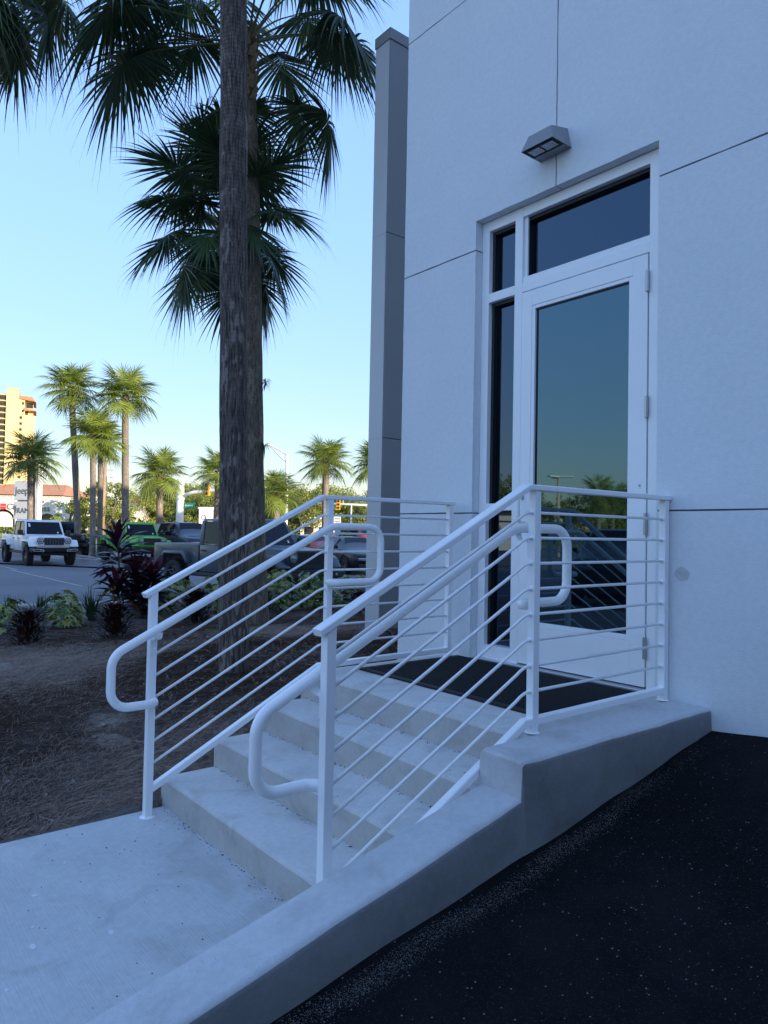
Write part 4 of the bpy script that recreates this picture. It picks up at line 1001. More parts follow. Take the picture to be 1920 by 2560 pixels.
def pickup(label, col, loc, rz, flare, roofm=None, group='boxy pickups parked in the lot', grille='plastic'):
    o = empty('pickup_truck', loc, rz, label, 'pickup', group); C_ = M[col]; RM = M[roofm or col]; FL = M[flare]
    FX, RX = 1.745, -1.745
    # lower tub, bed and nose
    bev(lambda m: m.prism([(-.78, .56), (1.12, .56), (1.12, 1.20), (-.78, 1.22)], 'y', -.79, .79), 'body', C_, o, .03)
    bev(lambda m: m.prism([(-2.86, .66), (-2.22, .66), (-2.12, .98), (-1.38, .98), (-1.28, .60), (-.82, .60), (-.82, 1.22), (-2.86, 1.22)], 'y', -.79, .79), 'cargo_bed', C_, o, .025)
    MB().box(-2.78, -.9, -.70, .70, 1.2205, 1.225).build('bed_cover', M['plastic'], o)
    MB().box(-2.6, 2.35, -.55, .55, .42, .66).build('chassis', M['plastic'], o)
    bev(lambda m: hexa(m, [(1.10, -.74, .72), (2.36, -.62, .72), (2.36, .62, .72), (1.10, .74, .72), (1.10, -.72, 1.235), (2.36, -.58, 1.165), (2.36, .58, 1.165), (1.10, .72, 1.235)]), 'hood', C_, o, .05, 3)
    bev(lambda m: hexa(m, [(1.3, -.30, 1.21), (2.1, -.26, 1.17), (2.1, .26, 1.17), (1.3, .30, 1.21), (1.42, -.26, 1.255), (2.0, -.22, 1.205), (2.0, .22, 1.205), (1.42, .26, 1.255)]), 'hood_bulge', C_, o, .02)
    # greenhouse: roof, pillars
    zt_, zb = 1.855, 1.20
    bev(lambda m: hexa(m, [(-.80, -.70, zt_-.06), (.66, -.70, zt_-.06), (.66, .70, zt_-.06), (-.80, .70, zt_-.06), (-.76, -.66, zt_), (.60, -.66, zt_), (.60, .66, zt_), (-.76, .66, zt_)]), 'roof', RM, o, .02)
    for s in (-1, 1):
        bev(lambda m: hexa(m, [(.98, s*.775, zb), (1.06, s*.775, zb), (1.06, s*.70, zb), (.98, s*.70, zb), (.58, s*.71, zt_-.05), (.67, s*.71, zt_-.05), (.67, s*.63, zt_-.05), (.58, s*.63, zt_-.05)]), 'windscreen_pillar', C_, o, .008)
        for (a, b) in ((-.80, -.66), (.10, .19)):
            bev(lambda m: hexa(m, [(a, s*.785, zb), (b, s*.785, zb), (b, s*.72, zb), (a, s*.72, zb), (a, s*.712, zt_-.05), (b, s*.712, zt_-.05), (b, s*.65, zt_-.05), (a, s*.65, zt_-.05)]), 'pillar', C_, o, .006)
        # doors
        for (a, b, wa, wb, fw) in ((-.70, .12, -.655, .095, 0), (.15, 1.02, .195, .97, 1)):
            d = bev(lambda m: m.prism([(a, .62), (b, .62), (b, 1.205), (a, 1.205)], 'y', s*.78, s*.802), 'car_door', C_, o, .008)
            MB().box(a+.04, a+.19, min(s*.800, s*.835), max(s*.800, s*.835), 1.06, 1.095, .008).build('handle', M['plastic'], d)
            q = [(wa, s*.772, 1.235), (wb, s*.772, 1.235), (wb if not fw else .64, s*.715, 1.775), (wa, s*.715, 1.775)]
            mb = MB(); mb.add(q+[(p[0], p[1]-s*.015, p[2]) for p in q], [(0, 1, 2, 3), (4, 5, 6, 7), (0, 1, 5, 4), (1, 2, 6, 5), (2, 3, 7, 6), (3, 0, 4, 7)]); mb.build('window', M['car_glass'], o)
            fr_ = MB()
            for i in range(4):
                p, q2 = Vector(q[i]), Vector(q[(i+1) % 4]); fr_.tube([p+Vector((0, s*.006, 0)), q2+Vector((0, s*.006, 0))], .012, 5)
            fr_.build('window_seal', M['plastic'] if flare == 'plastic' else FL, o)
        # mirror
        MB().box(.93, 1.04, min(s*.83, s*1.04), max(s*.83, s*1.04), 1.24, 1.43, .03).build('mirror', M['plastic'], o)
        MB().box(.96, 1.02, min(s*.77, s*.86), max(s*.77, s*.86), 1.22, 1.28, .01).build('mirror_arm', M['plastic'], o)
        # flares
        for X, sx in ((FX, 1), (RX, 1)):
            outl = [(X-.64, .62), (X-.48, 1.00), (X-.40, 1.045), (X+.40, 1.045), (X+.52, .985), (X+.66, .78), (X+.60, .76), (X+.44, .93), (X+.36, .965), (X-.36, .965), (X-.42, .93), (X-.56, .62)]
            mb = MB(); mb.prism(outl, 'y', s*.60, s*.94, .012); mb.build('fender_flare', C_ if flare != 'plastic_g' else C_, o, angle=35)
            mb = MB(); mb.box(X-.55, X+.5, min(s*.45, s*.74), max(s*.45, s*.74), .5, .97); mb.build('wheel_well', M['seat'], o)
            wheel(o, X, s*.80, .41, .26, s)
        MB().box(X+3.49+.12, X+3.49+.42, min(s*.7, s*.925), max(s*.7, s*.925), .93, .955, .006).build('marker_lamp', M['lens'], o)
        MB().box(-1.15, 1.15, min(s*.72, s*.83), max(s*.72, s*.83), .46, .55, .02).build('sill_step', M['plastic'], o)
        # lamps
        mb = MB(); mb.lathe([(.118, -.01), (.118, .025), (.095, .03), (.088, .012), (0, .02)], 22, 'x', (2.372, s*.515, 1.005)); hl = mb.build('headlight', M['lens'], o, angle=40)
        mb = MB(); mb.lathe([(.128, 0), (.128, .034), (.116, .036), (.110, .02)], 22, 'x', (2.372, s*.515, 1.005)); mb.build('bezel', M['plastic'], hl)
        MB().box(2.405, 2.415, s*.515-.07, s*.515+.07, 1.0, 1.012).build('lamp_bar', M['chrome'], hl)
        mb = MB(); mb.prism([(s*.46, .575), (s*.80, .60), (s*.86, .655), (s*.80, .69), (s*.46, .665), (s*.42, .62)], 'x', 2.615, 2.628); fg = mb.build('fog_lamp_ring', M['signwhite'] if col == 'p_white' else M['plastic_g'], o)
        mb = MB(); mb.prism([(s*.48, .59), (s*.79, .612), (s*.83, .655), (s*.79, .678), (s*.48, .652), (s*.45, .62)], 'x', 2.628, 2.632); mb.build('recess', M['plastic'], fg)
        mb = MB(); mb.lathe([(.035, 0), (.035, .012), (0, .016)], 12, 'x', (2.632, s*.56, .63)); mb.build('lens', M['lens'], fg)
    # grille shell and seven slots
    bev(lambda m: m.prism([(-.70, 1.0), (-.66, 1.115), (-.58, 1.165), (.58, 1.165), (.66, 1.115), (.70, 1.0), (.66, .885), (.50, .79), (-.50, .79), (-.66, .885)], 'x', 2.33, 2.385), 'grille_shell', C_, o, .015)
    g = MB().prism([(-.37, .83), (.37, .83), (.385, 1.13), (-.385, 1.13)], 'x', 2.384, 2.392).build('grille', M['plastic'], o)
    for i in range(7):
        yc = (i-3)*.103
        mb = MB(); mb.prism([(yc-.042, .85), (yc+.042, .85), (yc+.042, 1.115), (yc-.042, 1.115)], 'x', 2.390, 2.396); sl = mb.build('slot_surround', M['plastic_g'] if col != 'p_white' else M['galv'], g)
        mb = MB(); mb.prism([(yc-.0395, .853), (yc+.0395, .853), (yc+.0395, 1.112), (yc-.0395, 1.112)], 'x', 2.396, 2.399, ); sl = mb.build('slot', M['seat'], g)
    # bumpers
    bev(lambda m: hexa(m, [(2.30, -.90, .55), (2.56, -.86, .55), (2.56, .86, .55), (2.30, .90, .55), (2.30, -.90, .735), (2.615, -.84, .735), (2.615, .84, .735), (2.30, .90, .735)]), 'front_bumper', M['plastic'], o, .03)
    bev(lambda m: m.box(-2.98, -2.84, -.82, .82, .55, .75), 'rear_bumper', M['plastic_g'], o, .02)
    # windscreen
    q = [(1.045, -.70, 1.25), (1.045, .70, 1.25), (.672, .63, 1.775), (.672, -.63, 1.775)]
    mb = MB(); mb.add(q+[(p[0]-.02, p[1], p[2]) for p in q], [(0, 1, 2, 3), (4, 5, 6, 7), (0, 1, 5, 4), (1, 2, 6, 5), (2, 3, 7, 6), (3, 0, 4, 7)]); ws = mb.build('windscreen', M['car_glass'], o)
    bev(lambda m: hexa(m, [(1.0, -.74, 1.19), (1.09, -.74, 1.19), (1.09, .74, 1.19), (1.0, .74, 1.19), (1.0, -.74, 1.25), (1.065, -.74, 1.25), (1.065, .74, 1.25), (1.0, .74, 1.25)]), 'cowl', C_, o, .008)
    q = [(.69, -.66, 1.765), (.69, .66, 1.765), (.61, .66, 1.825), (.61, -.66, 1.825)]
    mb = MB(); mb.add(q+[(p[0]-.03, p[1], p[2]) for p in q], [(0, 1, 2, 3), (4, 5, 6, 7), (0, 1, 5, 4), (1, 2, 6, 5), (2, 3, 7, 6), (3, 0, 4, 7)]); mb.build('windscreen_header', C_, o)
    for yy, sz in ((-.55, (.07, .14)), (.52, (.05, .06))):
        z0 = 1.56 if yy < 0 else 1.30; z1 = z0+sz[1]; xx = lambda z: 1.051-(z-1.25)*.7105
        mb = MB(); mb.add([(xx(z0), yy-sz[0]/2, z0), (xx(z0), yy+sz[0]/2, z0), (xx(z1), yy+sz[0]/2, z1), (xx(z1), yy-sz[0]/2, z1)], [(0, 1, 2, 3)]); mb.build('sticker', M['paper'], ws)
    for yy in (-.35, .25):
        MB().tube([(1.075, yy, 1.262), (1.045, yy+.42, 1.285)], .009, 5).build('wiper', M['plastic'], ws)
    q = [(-.806, -.62, 1.26), (-.806, .62, 1.26), (-.79, .58, 1.76), (-.79, -.58, 1.76)]
    mb = MB(); mb.add(q, [(0, 1, 2, 3)]); mb.build('rear_window', M['car_glass'], o)
    for s in (-1, 1): MB().box(-2.885, -2.862, min(s*.68, s*.785), max(s*.68, s*.785), .82, 1.08, .008).build('tail_lamp', M['amber'], o)
    return o
LOT = -.757
pickup('white pickup with black bumper parked at the far left of the lot', 'p_white', (-31.1, 4.36, LOT), .02, 'plastic')
pickup('bright green pickup facing out behind the big maroon plant', 'p_green', (-32.3, 8.95, LOT), -.02, 'plastic', grille='plastic')
pickup('dark graphite pickup parked closest, behind the thick palm trunks', 'p_grey', (-13.75, 4.95, LOT), radians(9), 'p_grey')
pickup('black boxy vehicle half hidden behind the white pickup', 'p_black', (-39.6, 7.5, LOT), 0, 'plastic')

def loft_car(name, label, cat, col, loc, rz, st_, R_, FX, RX, tw, group=None, rows=None):
    # st_: (x, half width, z low, z belt, half width roof, z roof)
    o = empty(name, loc, rz, label, cat, group); rings = []
    for (x, w_, zl, zb, wr, zr_) in st_:
        half = [(w_*.80, zl), (w_*.97, zl+.10), (w_, (zl+zb)/2), (w_*.985, zb-.06), (w_*.95, zb), (wr, zb+(zr_-zb)*.93), (wr*.82, zr_), (wr*.35, zr_+.012)]
        rings.append([(x, y, z) for y, z in half]+[(x, -y, z) for y, z in half[::-1]])
    mb = MB(); mb.loft(rings); me = mb.mesh('body', M[col], True); b = bpy.data.objects.new('body', me); COL.objects.link(b); b.parent = o
    md = b.modifiers.new('smooth', 'SUBSURF'); md.levels = 1; md.render_levels = 1
    rg = rings
    def pane(a, b_, c, d, name):
        A, B_, C2, D = [Vector(v) for v in (a, b_, c, d)]; cen = (A+B_+C2+D)/4; nn = (B_-A).cross(D-A).normalized()
        if nn.dot(cen-Vector((0, 0, .5))) < 0: nn = -nn
        q = [cen+(v-cen)*.93+nn*.012 for v in (A, B_, C2, D)]
        m2 = MB(); m2.add(q+[v-nn*.03 for v in q], [(0, 1, 2, 3), (4, 5, 6, 7), (0, 1, 5, 4), (1, 2, 6, 5), (2, 3, 7, 6), (3, 0, 4, 7)]); m2.build(name, M['car_glass'], o)
    i0, i1, i2, i3 = rows  # windscreen base, roof front, roof rear, rear window base
    nn_ = len(rg[0])
    for i in range(i1, i2):
        pane(rg[i][4], rg[i+1][4], rg[i+1][5], rg[i][5], 'window'); pane(rg[i][nn_-5], rg[i+1][nn_-5], rg[i+1][nn_-6], rg[i][nn_-6], 'window')
    pane(rg[i0][5], rg[i0][nn_-6], rg[i1][nn_-7], rg[i1][6], 'windscreen'); pane(rg[i3][5], rg[i3][nn_-6], rg[i2][nn_-7], rg[i2][6], 'rear_window')
    xf = st_[0][0]; wf = st_[0][1]
    for s in (-1, 1):
        for X in (FX, RX):
            mb = MB(); mb.lathe([(R_*1.12, -.02), (R_*1.12, .02), (R_*.9, .02), (R_*.9, -.02)], 20, 'y', (X, s*(tw+.10), R_)); mb.build('wheel_arch', M['plastic'], o)
            wheel(o, X, s*tw, R_, .22, s)
        MB().box(xf-.10, xf+.045, min(s*wf*.55, s*wf*.97), max(s*wf*.55, s*wf*.97), st_[0][3]-.16, st_[0][3]-.06, .02).build('headlight', M['lens'], o)
        MB().box(st_[-1][0]-.03, st_[-1][0]+.05, min(s*.45, s*.80), max(s*.45, s*.80), st_[-1][3]-.16, st_[-1][3]-.05, .02).build('tail_lamp', M['amber'], o)
        x_m = st_[i0][0]-.25
        MB().box(x_m-.08, x_m+.06, min(s*.9, s*1.06), max(s*.9, s*1.06), st_[i0][3]+.02, st_[i0][3]+.16, .03).build('mirror', M['plastic'], o)
    MB().box(xf-.06, xf+.03, -wf*.5, wf*.5, st_[0][2]+.14, st_[0][3]-.07, .02).build('grille', M['plastic'], o)
    MB().box(xf-.05, xf+.05, -wf*.92, wf*.92, st_[0][2]-.02, st_[0][2]+.12, .03).build('front_bumper', M['plastic'], o)
    MB().box(-1.6, 1.6, -.6, .6, .16, .40).build('underbody', M['seat'], o)
    return o
SUV = [(2.45, .80, .36, 1.00, .70, 1.04), (2.2, .93, .30, 1.08, .78, 1.12), (1.15, .96, .30, 1.16, .80, 1.20), (.45, .96, .30, 1.16, .70, 1.76), (-.35, .96, .30, 1.16, .71, 1.80), (-1.25, .96, .30, 1.16, .70, 1.78), (-2.15, .94, .30, 1.16, .66, 1.70), (-2.5, .88, .38, 1.14, .74, 1.18)]
SED = [(2.35, .74, .30, .70, .62, .73), (2.05, .90, .22, .78, .72, .82), (.95, .94, .20, .92, .74, .96), (.20, .94, .20, .94, .58, 1.38), (-.45, .94, .20, .95, .58, 1.42), (-1.05, .94, .20, .96, .56, 1.38), (-1.75, .93, .22, .98, .66, 1.02), (-2.35, .84, .34, .92, .66, .95)]
gcar = 'cars parked in the rows behind'
loft_car('sport_utility', 'dark navy sport utility vehicle between the green and graphite pickups', 'car', 'p_navy', (-31.2, 11.05, LOT), radians(0), SUV, .38, 1.5, -1.5, .80, gcar, (2, 3, 6, 7))
bpy.data.objects['sport_utility'].scale = (1.04, 1.02, 1.07)
loft_car('sedan_car', 'red low car behind the hood of the graphite pickup', 'car', 'p_red', (-24.6, 14.3, LOT), radians(2), SED, .34, 1.42, -1.42, .80, gcar, (2, 3, 5, 6))
loft_car('sedan_car', 'black low car behind the upper railing post', 'car', 'p_black', (-21.0, 13.6, LOT), radians(-14), SED, .35, 1.42, -1.42, .82, gcar, (2, 3, 5, 6))
loft_car('sport_utility', 'red sport utility vehicle beside the column, in the far row', 'car', 'p_red', (-30.5, 21.6, LOT), radians(-10), SUV, .38, 1.5, -1.5, .80, gcar, (2, 3, 6, 7))
loft_car('sedan_car', 'blue car far back over the hood of the graphite pickup', 'car', 'p_blue', (-37.5, 20.9, LOT), radians(5), SED, .34, 1.42, -1.42, .80, gcar, (2, 3, 5, 6))
loft_car('sedan_car', 'silver car far back between the blue and red cars', 'car', 'p_silver', (-30.0, 17.6, LOT), radians(0), SED, .34, 1.42, -1.42, .80, gcar, (2, 3, 5, 6))
loft_car('sport_utility', 'black sport utility vehicle behind the viewer, mirrored low in the door glass', 'car', 'p_black', (-8.2, -12.2, LOT), radians(60), SUV, .38, 1.5, -1.5, .80, gcar, (2, 3, 6, 7))
# stall lines
mb = MB()
for y in (2.6, 6.65, 10.9, 13.9): mb.box(-34, -26.5, y-.04, y+.04, -.757, -.755)
mb.box(-26.5, -18, 2.35, 2.42, -.757, -.755)
for y in (11.2, 15.3, 18): mb.box(-24, -17.5, y-.05, y+.05, -.757, -.755)
for k in range(8): mb.box(-14-2.7*k, -13.9-2.7*k, -20, -14.5, -.757, -.755)
tag(mb.build('parking_lines', M['line']), kind='structure')
# planting island under the far palms
def island(name, cx, cy, rx, ry):
    mb = MB(); n = 36
    o = [(cx+rx*cos(2*pi*k/n), cy+ry*sin(2*pi*k/n)) for k in range(n)]; i_ = [(cx+(rx-.18)*cos(2*pi*k/n), cy+(ry-.18)*sin(2*pi*k/n)) for k in range(n)]
    mb.loft([[(*p, -.80) for p in o], [(*p, -.63) for p in o], [(cx+(p[0]-cx)*.99, cy+(p[1]-cy)*.97, -.61) for p in o], [(*p, -.61) for p in i_], [(*p, -.66) for p in i_]], caps=False)
    mb.build(name, M['conc_lot'])['kind'] = 'structure'
    mb = MB(); mb.add([(*p, -.655) for p in i_], [tuple(range(n))]); mb.build(name+'_bed', M['mulch'])['kind'] = 'structure'
island('parking_island', -35.6, 6.95, 4.2, .75); island('parking_island', -35.4, 9.75, 3.6, .7)

# ================================================================ FAR TREES
def tree_meshes(seed, R_, H_, ncl, nl, ls, m):
    r = random.Random(seed); mt = MB()
    tr = [(0, 0, -.3), (.05, .03, H_*.25), (.12, -.05, H_*.5), (.1, .1, H_*.8)]
    mt.tube(tr, [.22, .17, .12, .04], 8)
    cl = []
    for i in range(ncl):
        a = r.uniform(0, 6.28); u = r.random()**.5; z = r.uniform(.20, 1.0); rad = R_*u*sqrt(max(.08, 1-((z-.58)/.5)**2))
        cl.append((rad*cos(a), rad*sin(a), z*H_, r.uniform(.45, .95)*R_*.36))
    for c in cl[:8]:
        mt.tube([(.06, 0, H_*.22), (c[0]*.5, c[1]*.5, (H_*.25+c[2])/2), (c[0], c[1], c[2])], [.09, .06, .02], 5)
    n = ncl*nl; C_ = np.repeat(np.array(cl), nl, 0); g = np.random.default_rng(seed)
    d = g.normal(size=(n, 3)); d /= np.linalg.norm(d, axis=1)[:, None]; rr = C_[:, 3]*g.random(n)**.33
    P = C_[:, :3]+d*rr[:, None]*np.array([1, 1, .75]); nrm = d+g.normal(size=(n, 3))*.6; nrm /= np.linalg.norm(nrm, axis=1)[:, None]
    t = np.cross(nrm, g.normal(size=(n, 3))); t /= np.linalg.norm(t, axis=1)[:, None]; b = np.cross(nrm, t); s = g.uniform(.5, 1.2, (n, 1))*ls
    V_ = np.stack([P-t*s, P-b*s*.55, P+t*s, P+b*s*.55], 1)
    o = raw('crown', V_.reshape(-1, 3), np.arange(n*4).reshape(-1, 4), m); me = o.data; bpy.data.objects.remove(o)
    return me, mt.mesh('trunk', M['wood'], True)
TREES = [tree_meshes(41, 3.8, 7.2, 58, 95, .17, M['leafA']), tree_meshes(42, 3.4, 6.4, 52, 95, .17, M['leafA']), tree_meshes(43, 4.2, 6.8, 62, 95, .18, M['leafA']), tree_meshes(44, 2.8, 5.6, 36, 80, .16, M['leafB'])]
def tree(v, x, y, s, label, group, rz):
    o = empty('broadleaf_tree', (x, y, -.8), rz, label, 'tree', group)
    inst('trunk', TREES[v][1], o, sc=s); inst('crown', TREES[v][0], o, sc=s)
    return o
rt = random.Random(77); gt = 'trees across the road'
places = ['behind the white arcade', 'left of the traffic signal pole', 'right of the traffic signal pole', 'behind the white marker sign', 'behind the thick near trunks', 'over the graphite pickup', 'left of the single palm', 'under the traffic lights', 'behind the upper railing post', 'beside the column']
cnt = {}
ordw = ('', ', second along', ', third along', ', fourth along', ', fifth along', ', sixth along', ', seventh along', ', eighth along', ', ninth along', ', last along', ', past the last')
for row, (D0, n_) in enumerate(((98, 24), (122, 24))):
    for i in range(n_):
        a = (-.33+.37*(i+.5)/n_)*D0 + rt.uniform(-1.2, 1.2); D = D0+rt.uniform(-5, 5)
        px = 960+1792*a/D
        if row == 0 and px < 420: continue
        x, y = fr(a, D); s = rt.uniform(.80, 1.06)*(1 if row == 0 else 1.28)
        pl_ = places[min(9, max(0, int((px-330)/62)))]; ky = (row, pl_); cnt[ky] = cnt.get(ky, 0)+1
        tree(rt.choice((0, 1, 2, 2)), x, y, s, '%s green tree across the road %s%s' % (('leafy', 'taller rear')[row], pl_, ordw[cnt[ky]-1]), gt, rt.uniform(0, 6))
for (px, D, s, v, lb) in ((176, 100, .95, 3, 'bright green tree right of the white shop with the red square sign'), (212, 102, 1.0, 3, 'bright green tree between the far palm trunks'), (262, 98, 1.15, 1, 'loose grey green tree by the wooden utility pole'), (150, 125, 1.2, 3, 'bright green tree behind the end of the white shop'), (300, 104, .9, 3, 'bright green tree left of the arched white building')):
    x, y = fr((px-960)/1792*D, D); tree(v, x, y, s, lb, 'bright trees by the shops', rt.uniform(0, 6))
# trees round the rest of the lot, in the direction the door glass mirrors
for i in range(26):
    a = radians(196+i*3.6); D = rt.uniform(62, 80); x = -2+cos(a)*D; y = -2+sin(a)*D
    tree(rt.choice((0, 1, 2)), x, y, rt.uniform(.75, 1.05), 'tree across the lot behind the viewer, mirrored in the glass', 'trees behind the viewer', rt.uniform(0, 6))

# ================================================================ FAR BUILDINGS AND STREET FURNITURE
def text_mesh(s, size, ext, m, parent, loc, rot, name='lettering'):
    c = bpy.data.curves.new('t', 'FONT'); c.body = s; c.size = size; c.extrude = ext; c.align_x = 'LEFT'
    t = bpy.data.objects.new('t', c); COL.objects.link(t)
    dg = bpy.context.evaluated_depsgraph_get(); me = bpy.data.meshes.new_from_object(t.evaluated_get(dg)); bpy.data.objects.remove(t)
    me.materials.clear(); me.materials.append(m); o = bpy.data.objects.new(name, me); COL.objects.link(o); o.parent = parent; o.location = loc; o.rotation_euler = rot
    return o
def arch_poly(x0, x1, z0, z1, arcs):
    # outline of a wall with arched openings from the ground; arcs: (centre, half width, spring height)
    pts = [(x0, z1), (x0, z0)]
    for c, h, zs_ in arcs:
        pts += [(c-h, z0), (c-h, zs_)]+[(c-h*cos(pi*i/10), zs_+h*sin(pi*i/10)) for i in range(1, 10)]+[(c+h, zs_), (c+h, z0)]
    return pts+[(x1, z0), (x1, z1)]
def tiled_roof(mb, x0, x1, y0, y1, ze, zr_, hip=2.5, pitch=.42):
    n = int((x1-x0)/pitch); ym = (y0+y1)/2
    for (ya, yb) in ((y0, ym), (y1, ym)):
        V_ = []; 
        for i in range(2*n+1):
            x = x0+(x1-x0)*i/(2*n); u = min(x-x0, x1-x)/hip; f = min(1, u); h = .07 if i % 2 else 0
            V_ += [(x, ya, ze+h), (x if f >= 1 else x, ya+(yb-ya)*f, ze+(zr_-ze)*f+h)]
        mb.add(V_, [(2*i, 2*i+1, 2*i+3, 2*i+2) for i in range(2*n)])
    # hip ends
    for (xa, s) in ((x0, 1), (x1, -1)):
        V_ = []; m_ = 10
        for j in range(m_+1):
            y = y0+(y1-y0)*j/m_; f = 1-abs(2*j/m_-1); V_ += [(xa, y, ze), (xa+s*hip*f, y, ze+(zr_-ze)*f)]
        mb.add(V_, [(2*j, 2*j+1, 2*j+3, 2*j+2) for j in range(m_)])
def shop(label, a0, D0, L_, H_, rise, arcs, depth=12, sd_=0):
    x, y = fr(a0, D0); o = empty('shop_building', (x, y, -.8), STREET, label, 'building', 'white shops with tiled roofs')
    MB().prism(arch_poly(0, L_, 0, H_, arcs), 'y', 0, .6).build('facade', M['mallwhite'], o)
    MB().box(0.05, L_-.05, 2.6, depth, 0, H_-.02).build('walls', M['mallwhite'], o)
    for x_ in (0.0, L_-.6): MB().box(x_+.001, x_+.599, .601, 2.6, 0, H_-.01).build('pier', M['mallwhite'], o)
    MB().box(-.12, L_+.12, -.14, depth+.12, H_, H_+.22).build('cornice', M['mallwhite'], o)
    for i in range(int(L_/1.1)): MB().box(.3+i*1.1, .52+i*1.1, -.1, -.001, H_-.28, H_-.02).build('corbel', M['mallwhite'], o)
    mb = MB(); tiled_roof(mb, -.5, L_+.5, -.55, depth+.5, H_+.23, H_+.23+rise); mb.build('roof', M['tile'], o)
    for c, h, zs_ in arcs:
        w_ = MB().prism([(c-h*.72, .2), (c+h*.72, .2), (c+h*.72, zs_)]+[(c+h*.72*cos(pi*i/8), zs_+h*.72*sin(pi*i/8)) for i in range(1, 8)]+[(c-h*.72, zs_)], 'y', 2.54, 2.61).build('window', M['winfar'], o)
        MB().box(c-.05, c+.05, 2.5, 2.545, .2, zs_+h*.7).build('mullion', M['mallwhite'], w_); MB().box(c-h*.72, c+h*.72, 2.5, 2.54, zs_-.06, zs_+.06).build('transom_bar', M['mallwhite'], w_)
    return o
# survey bearings across the street turned into metres along it
K = lambda px, D: (px-960)/1792.7*D
s1 = shop('white shop with red tile roof, dark lettering and a red square sign', K(-70, 105), 105, K(153, 105)-K(-70, 105), 5.9, 1.9, [(K(-55, 105)-K(-70, 105)+3.6, 1.35, 2.3), (K(8, 105)-K(-70, 105), 1.75, 2.3), (K(118, 105)-K(-70, 105), 1.4, 2.1)])
def off(px): return K(px, 105)-K(-70, 105)
MB().box(off(2), off(15), -.12, -.005, 4.0, 4.84).build('sign_square', M['signred'], s1)
MB().box(off(2), off(15), -.125, -.12, 4.40, 4.44).build('sign_square_line', M['mallwhite'], s1)
text_mesh('Ci', 1.25, .05, M['signgrey'], s1, (off(17), -.06, 4.0), (pi/2, 0, 0))
text_mesh('ess', 1.25, .05, M['signgrey'], s1, (off(99), -.06, 3.82), (pi/2, 0, 0))
MB().box(off(104), off(110), -.05, -.004, 5.05, 5.32).build('vent', M['signgrey'], s1)
s2 = shop('smaller white building with tile roof and one arch between far palms', K(308, 118), 118, K(361, 118)-K(308, 118), 5.6, 1.5, [(K(335, 118)-K(308, 118), 1.55, 2.0)], 9)
x, y = fr(K(155, 112), 112); ar = empty('arcade_building', (x, y, -.8), STREET, 'low white arcade with dark openings between the two tiled buildings', 'building')
Lr = K(310, 112)-K(155, 112)
MB().box(0, Lr, .8, 10, 0, 4.3).build('wall', M['mallwhite'], ar); MB().box(-.1, Lr, 0, .79, 3.3, 4.4).build('fascia', M['mallwhite'], ar)
for i in range(8):
    MB().box(i*Lr/8-.001, i*Lr/8+.32, .05, .45, 0, 3.3).build('column', M['mallwhite'], ar)
    w_ = MB().box(i*Lr/8+.45, (i+1)*Lr/8-.12, .74, .80, .3, 2.9).build('window', M['winfar'], ar)
    MB().box((i+.62)*Lr/8, (i+.62)*Lr/8+.06, .70, .742, .3, 2.9).build('mullion', M['mallwhite'], w_)
# hedges
def hedge(a0, a1, D, h, label):
    n = 900; g = np.random.default_rng(int(D*7+a0)); L_ = a1-a0
    P = np.stack([g.uniform(0, L_, n), g.uniform(0, 1.2, n), g.uniform(0, 1, n)**.6*h*(1+.12*np.sin(g.uniform(0, L_, n)*0))], 1)
    nrm = g.normal(size=(n, 3)); nrm[:, 1] -= .7; nrm /= np.linalg.norm(nrm, axis=1)[:, None]; t = np.cross(nrm, g.normal(size=(n, 3))); t /= np.linalg.norm(t, axis=1)[:, None]; b = np.cross(nrm, t)
    V_ = np.stack([P-t*.2, P-b*.13, P+t*.2, P+b*.13], 1); o = raw('hedge', V_.reshape(-1, 3), np.arange(n*4).reshape(-1, 4), M['hedge'])
    x, y = fr(a0, D); o.location = (x, y, -.77); o.rotation_euler = (0, 0, STREET); return tag(o, label, 'hedge', 'hedges in front of the shops')
hedge(K(-70, 97), K(33, 97), 97, 1.35, 'clipped hedge in front of the shop with the red square sign')
hedge(K(165, 99), K(235, 99), 99, 1.1, 'low hedge in front of the arcade between palm trunks')
hedge(K(240, 99), K(310, 99), 99, 1.1, 'low hedge in front of the arcade left of the arched building')
# apartment tower
x, y = fr(K(-60, 400), 400); tw = empty('apartment_tower', (x, y, -1), STREET+.45, 'tall ochre apartment tower with tiled roofs at the far left', 'building')
def tq(px): return (K(px, 400)-K(-60, 400))*.89
def tz(py): return (1316-py)/1792.7*400+1.8
MB().box(tq(-58), tq(6.5), 0, 22, 0, tz(981)).build('balcony_block', M['tower2'], tw)
MB().box(tq(6), tq(38), -1.5, 20, 0, tz(968)).build('stair_tower', M['tower'], tw)
MB().box(tq(5), tq(39), -2, 20.5, tz(968), tz(966)).build('parapet', M['tower'], tw)
MB().box(tq(38), tq(54), 0, 20, 0, tz(990)).build('main_block', M['tower'], tw)
MB().box(tq(54), tq(81), .6, 20, 0, tz(1031)).build('lower_block', M['tower'], tw)
MB().box(tq(56), tq(76), 3, 18, tz(1031), tz(992)).build('penthouse', M['tower'], tw)
MB().prism([(tq(37.5), tz(990)), (tq(83), tz(996)), (tq(83), tz(997.5)), (tq(72), tz(983)), (tq(37.5), tz(983))], 'y', -1, 21).build('roof', M['tile'], tw)
MB().prism([(tq(52), tz(1013)), (tq(84), tz(1018)), (tq(84), tz(1020)), (tq(52), tz(1020))], 'y', -.8, 19).build('canopy_roof', M['tile'], tw)
for py in (998, 1018): MB().box(tq(46.5), tq(51.5), -.2, -.02, tz(py+7), tz(py)).build('window', M['winfar'], tw)
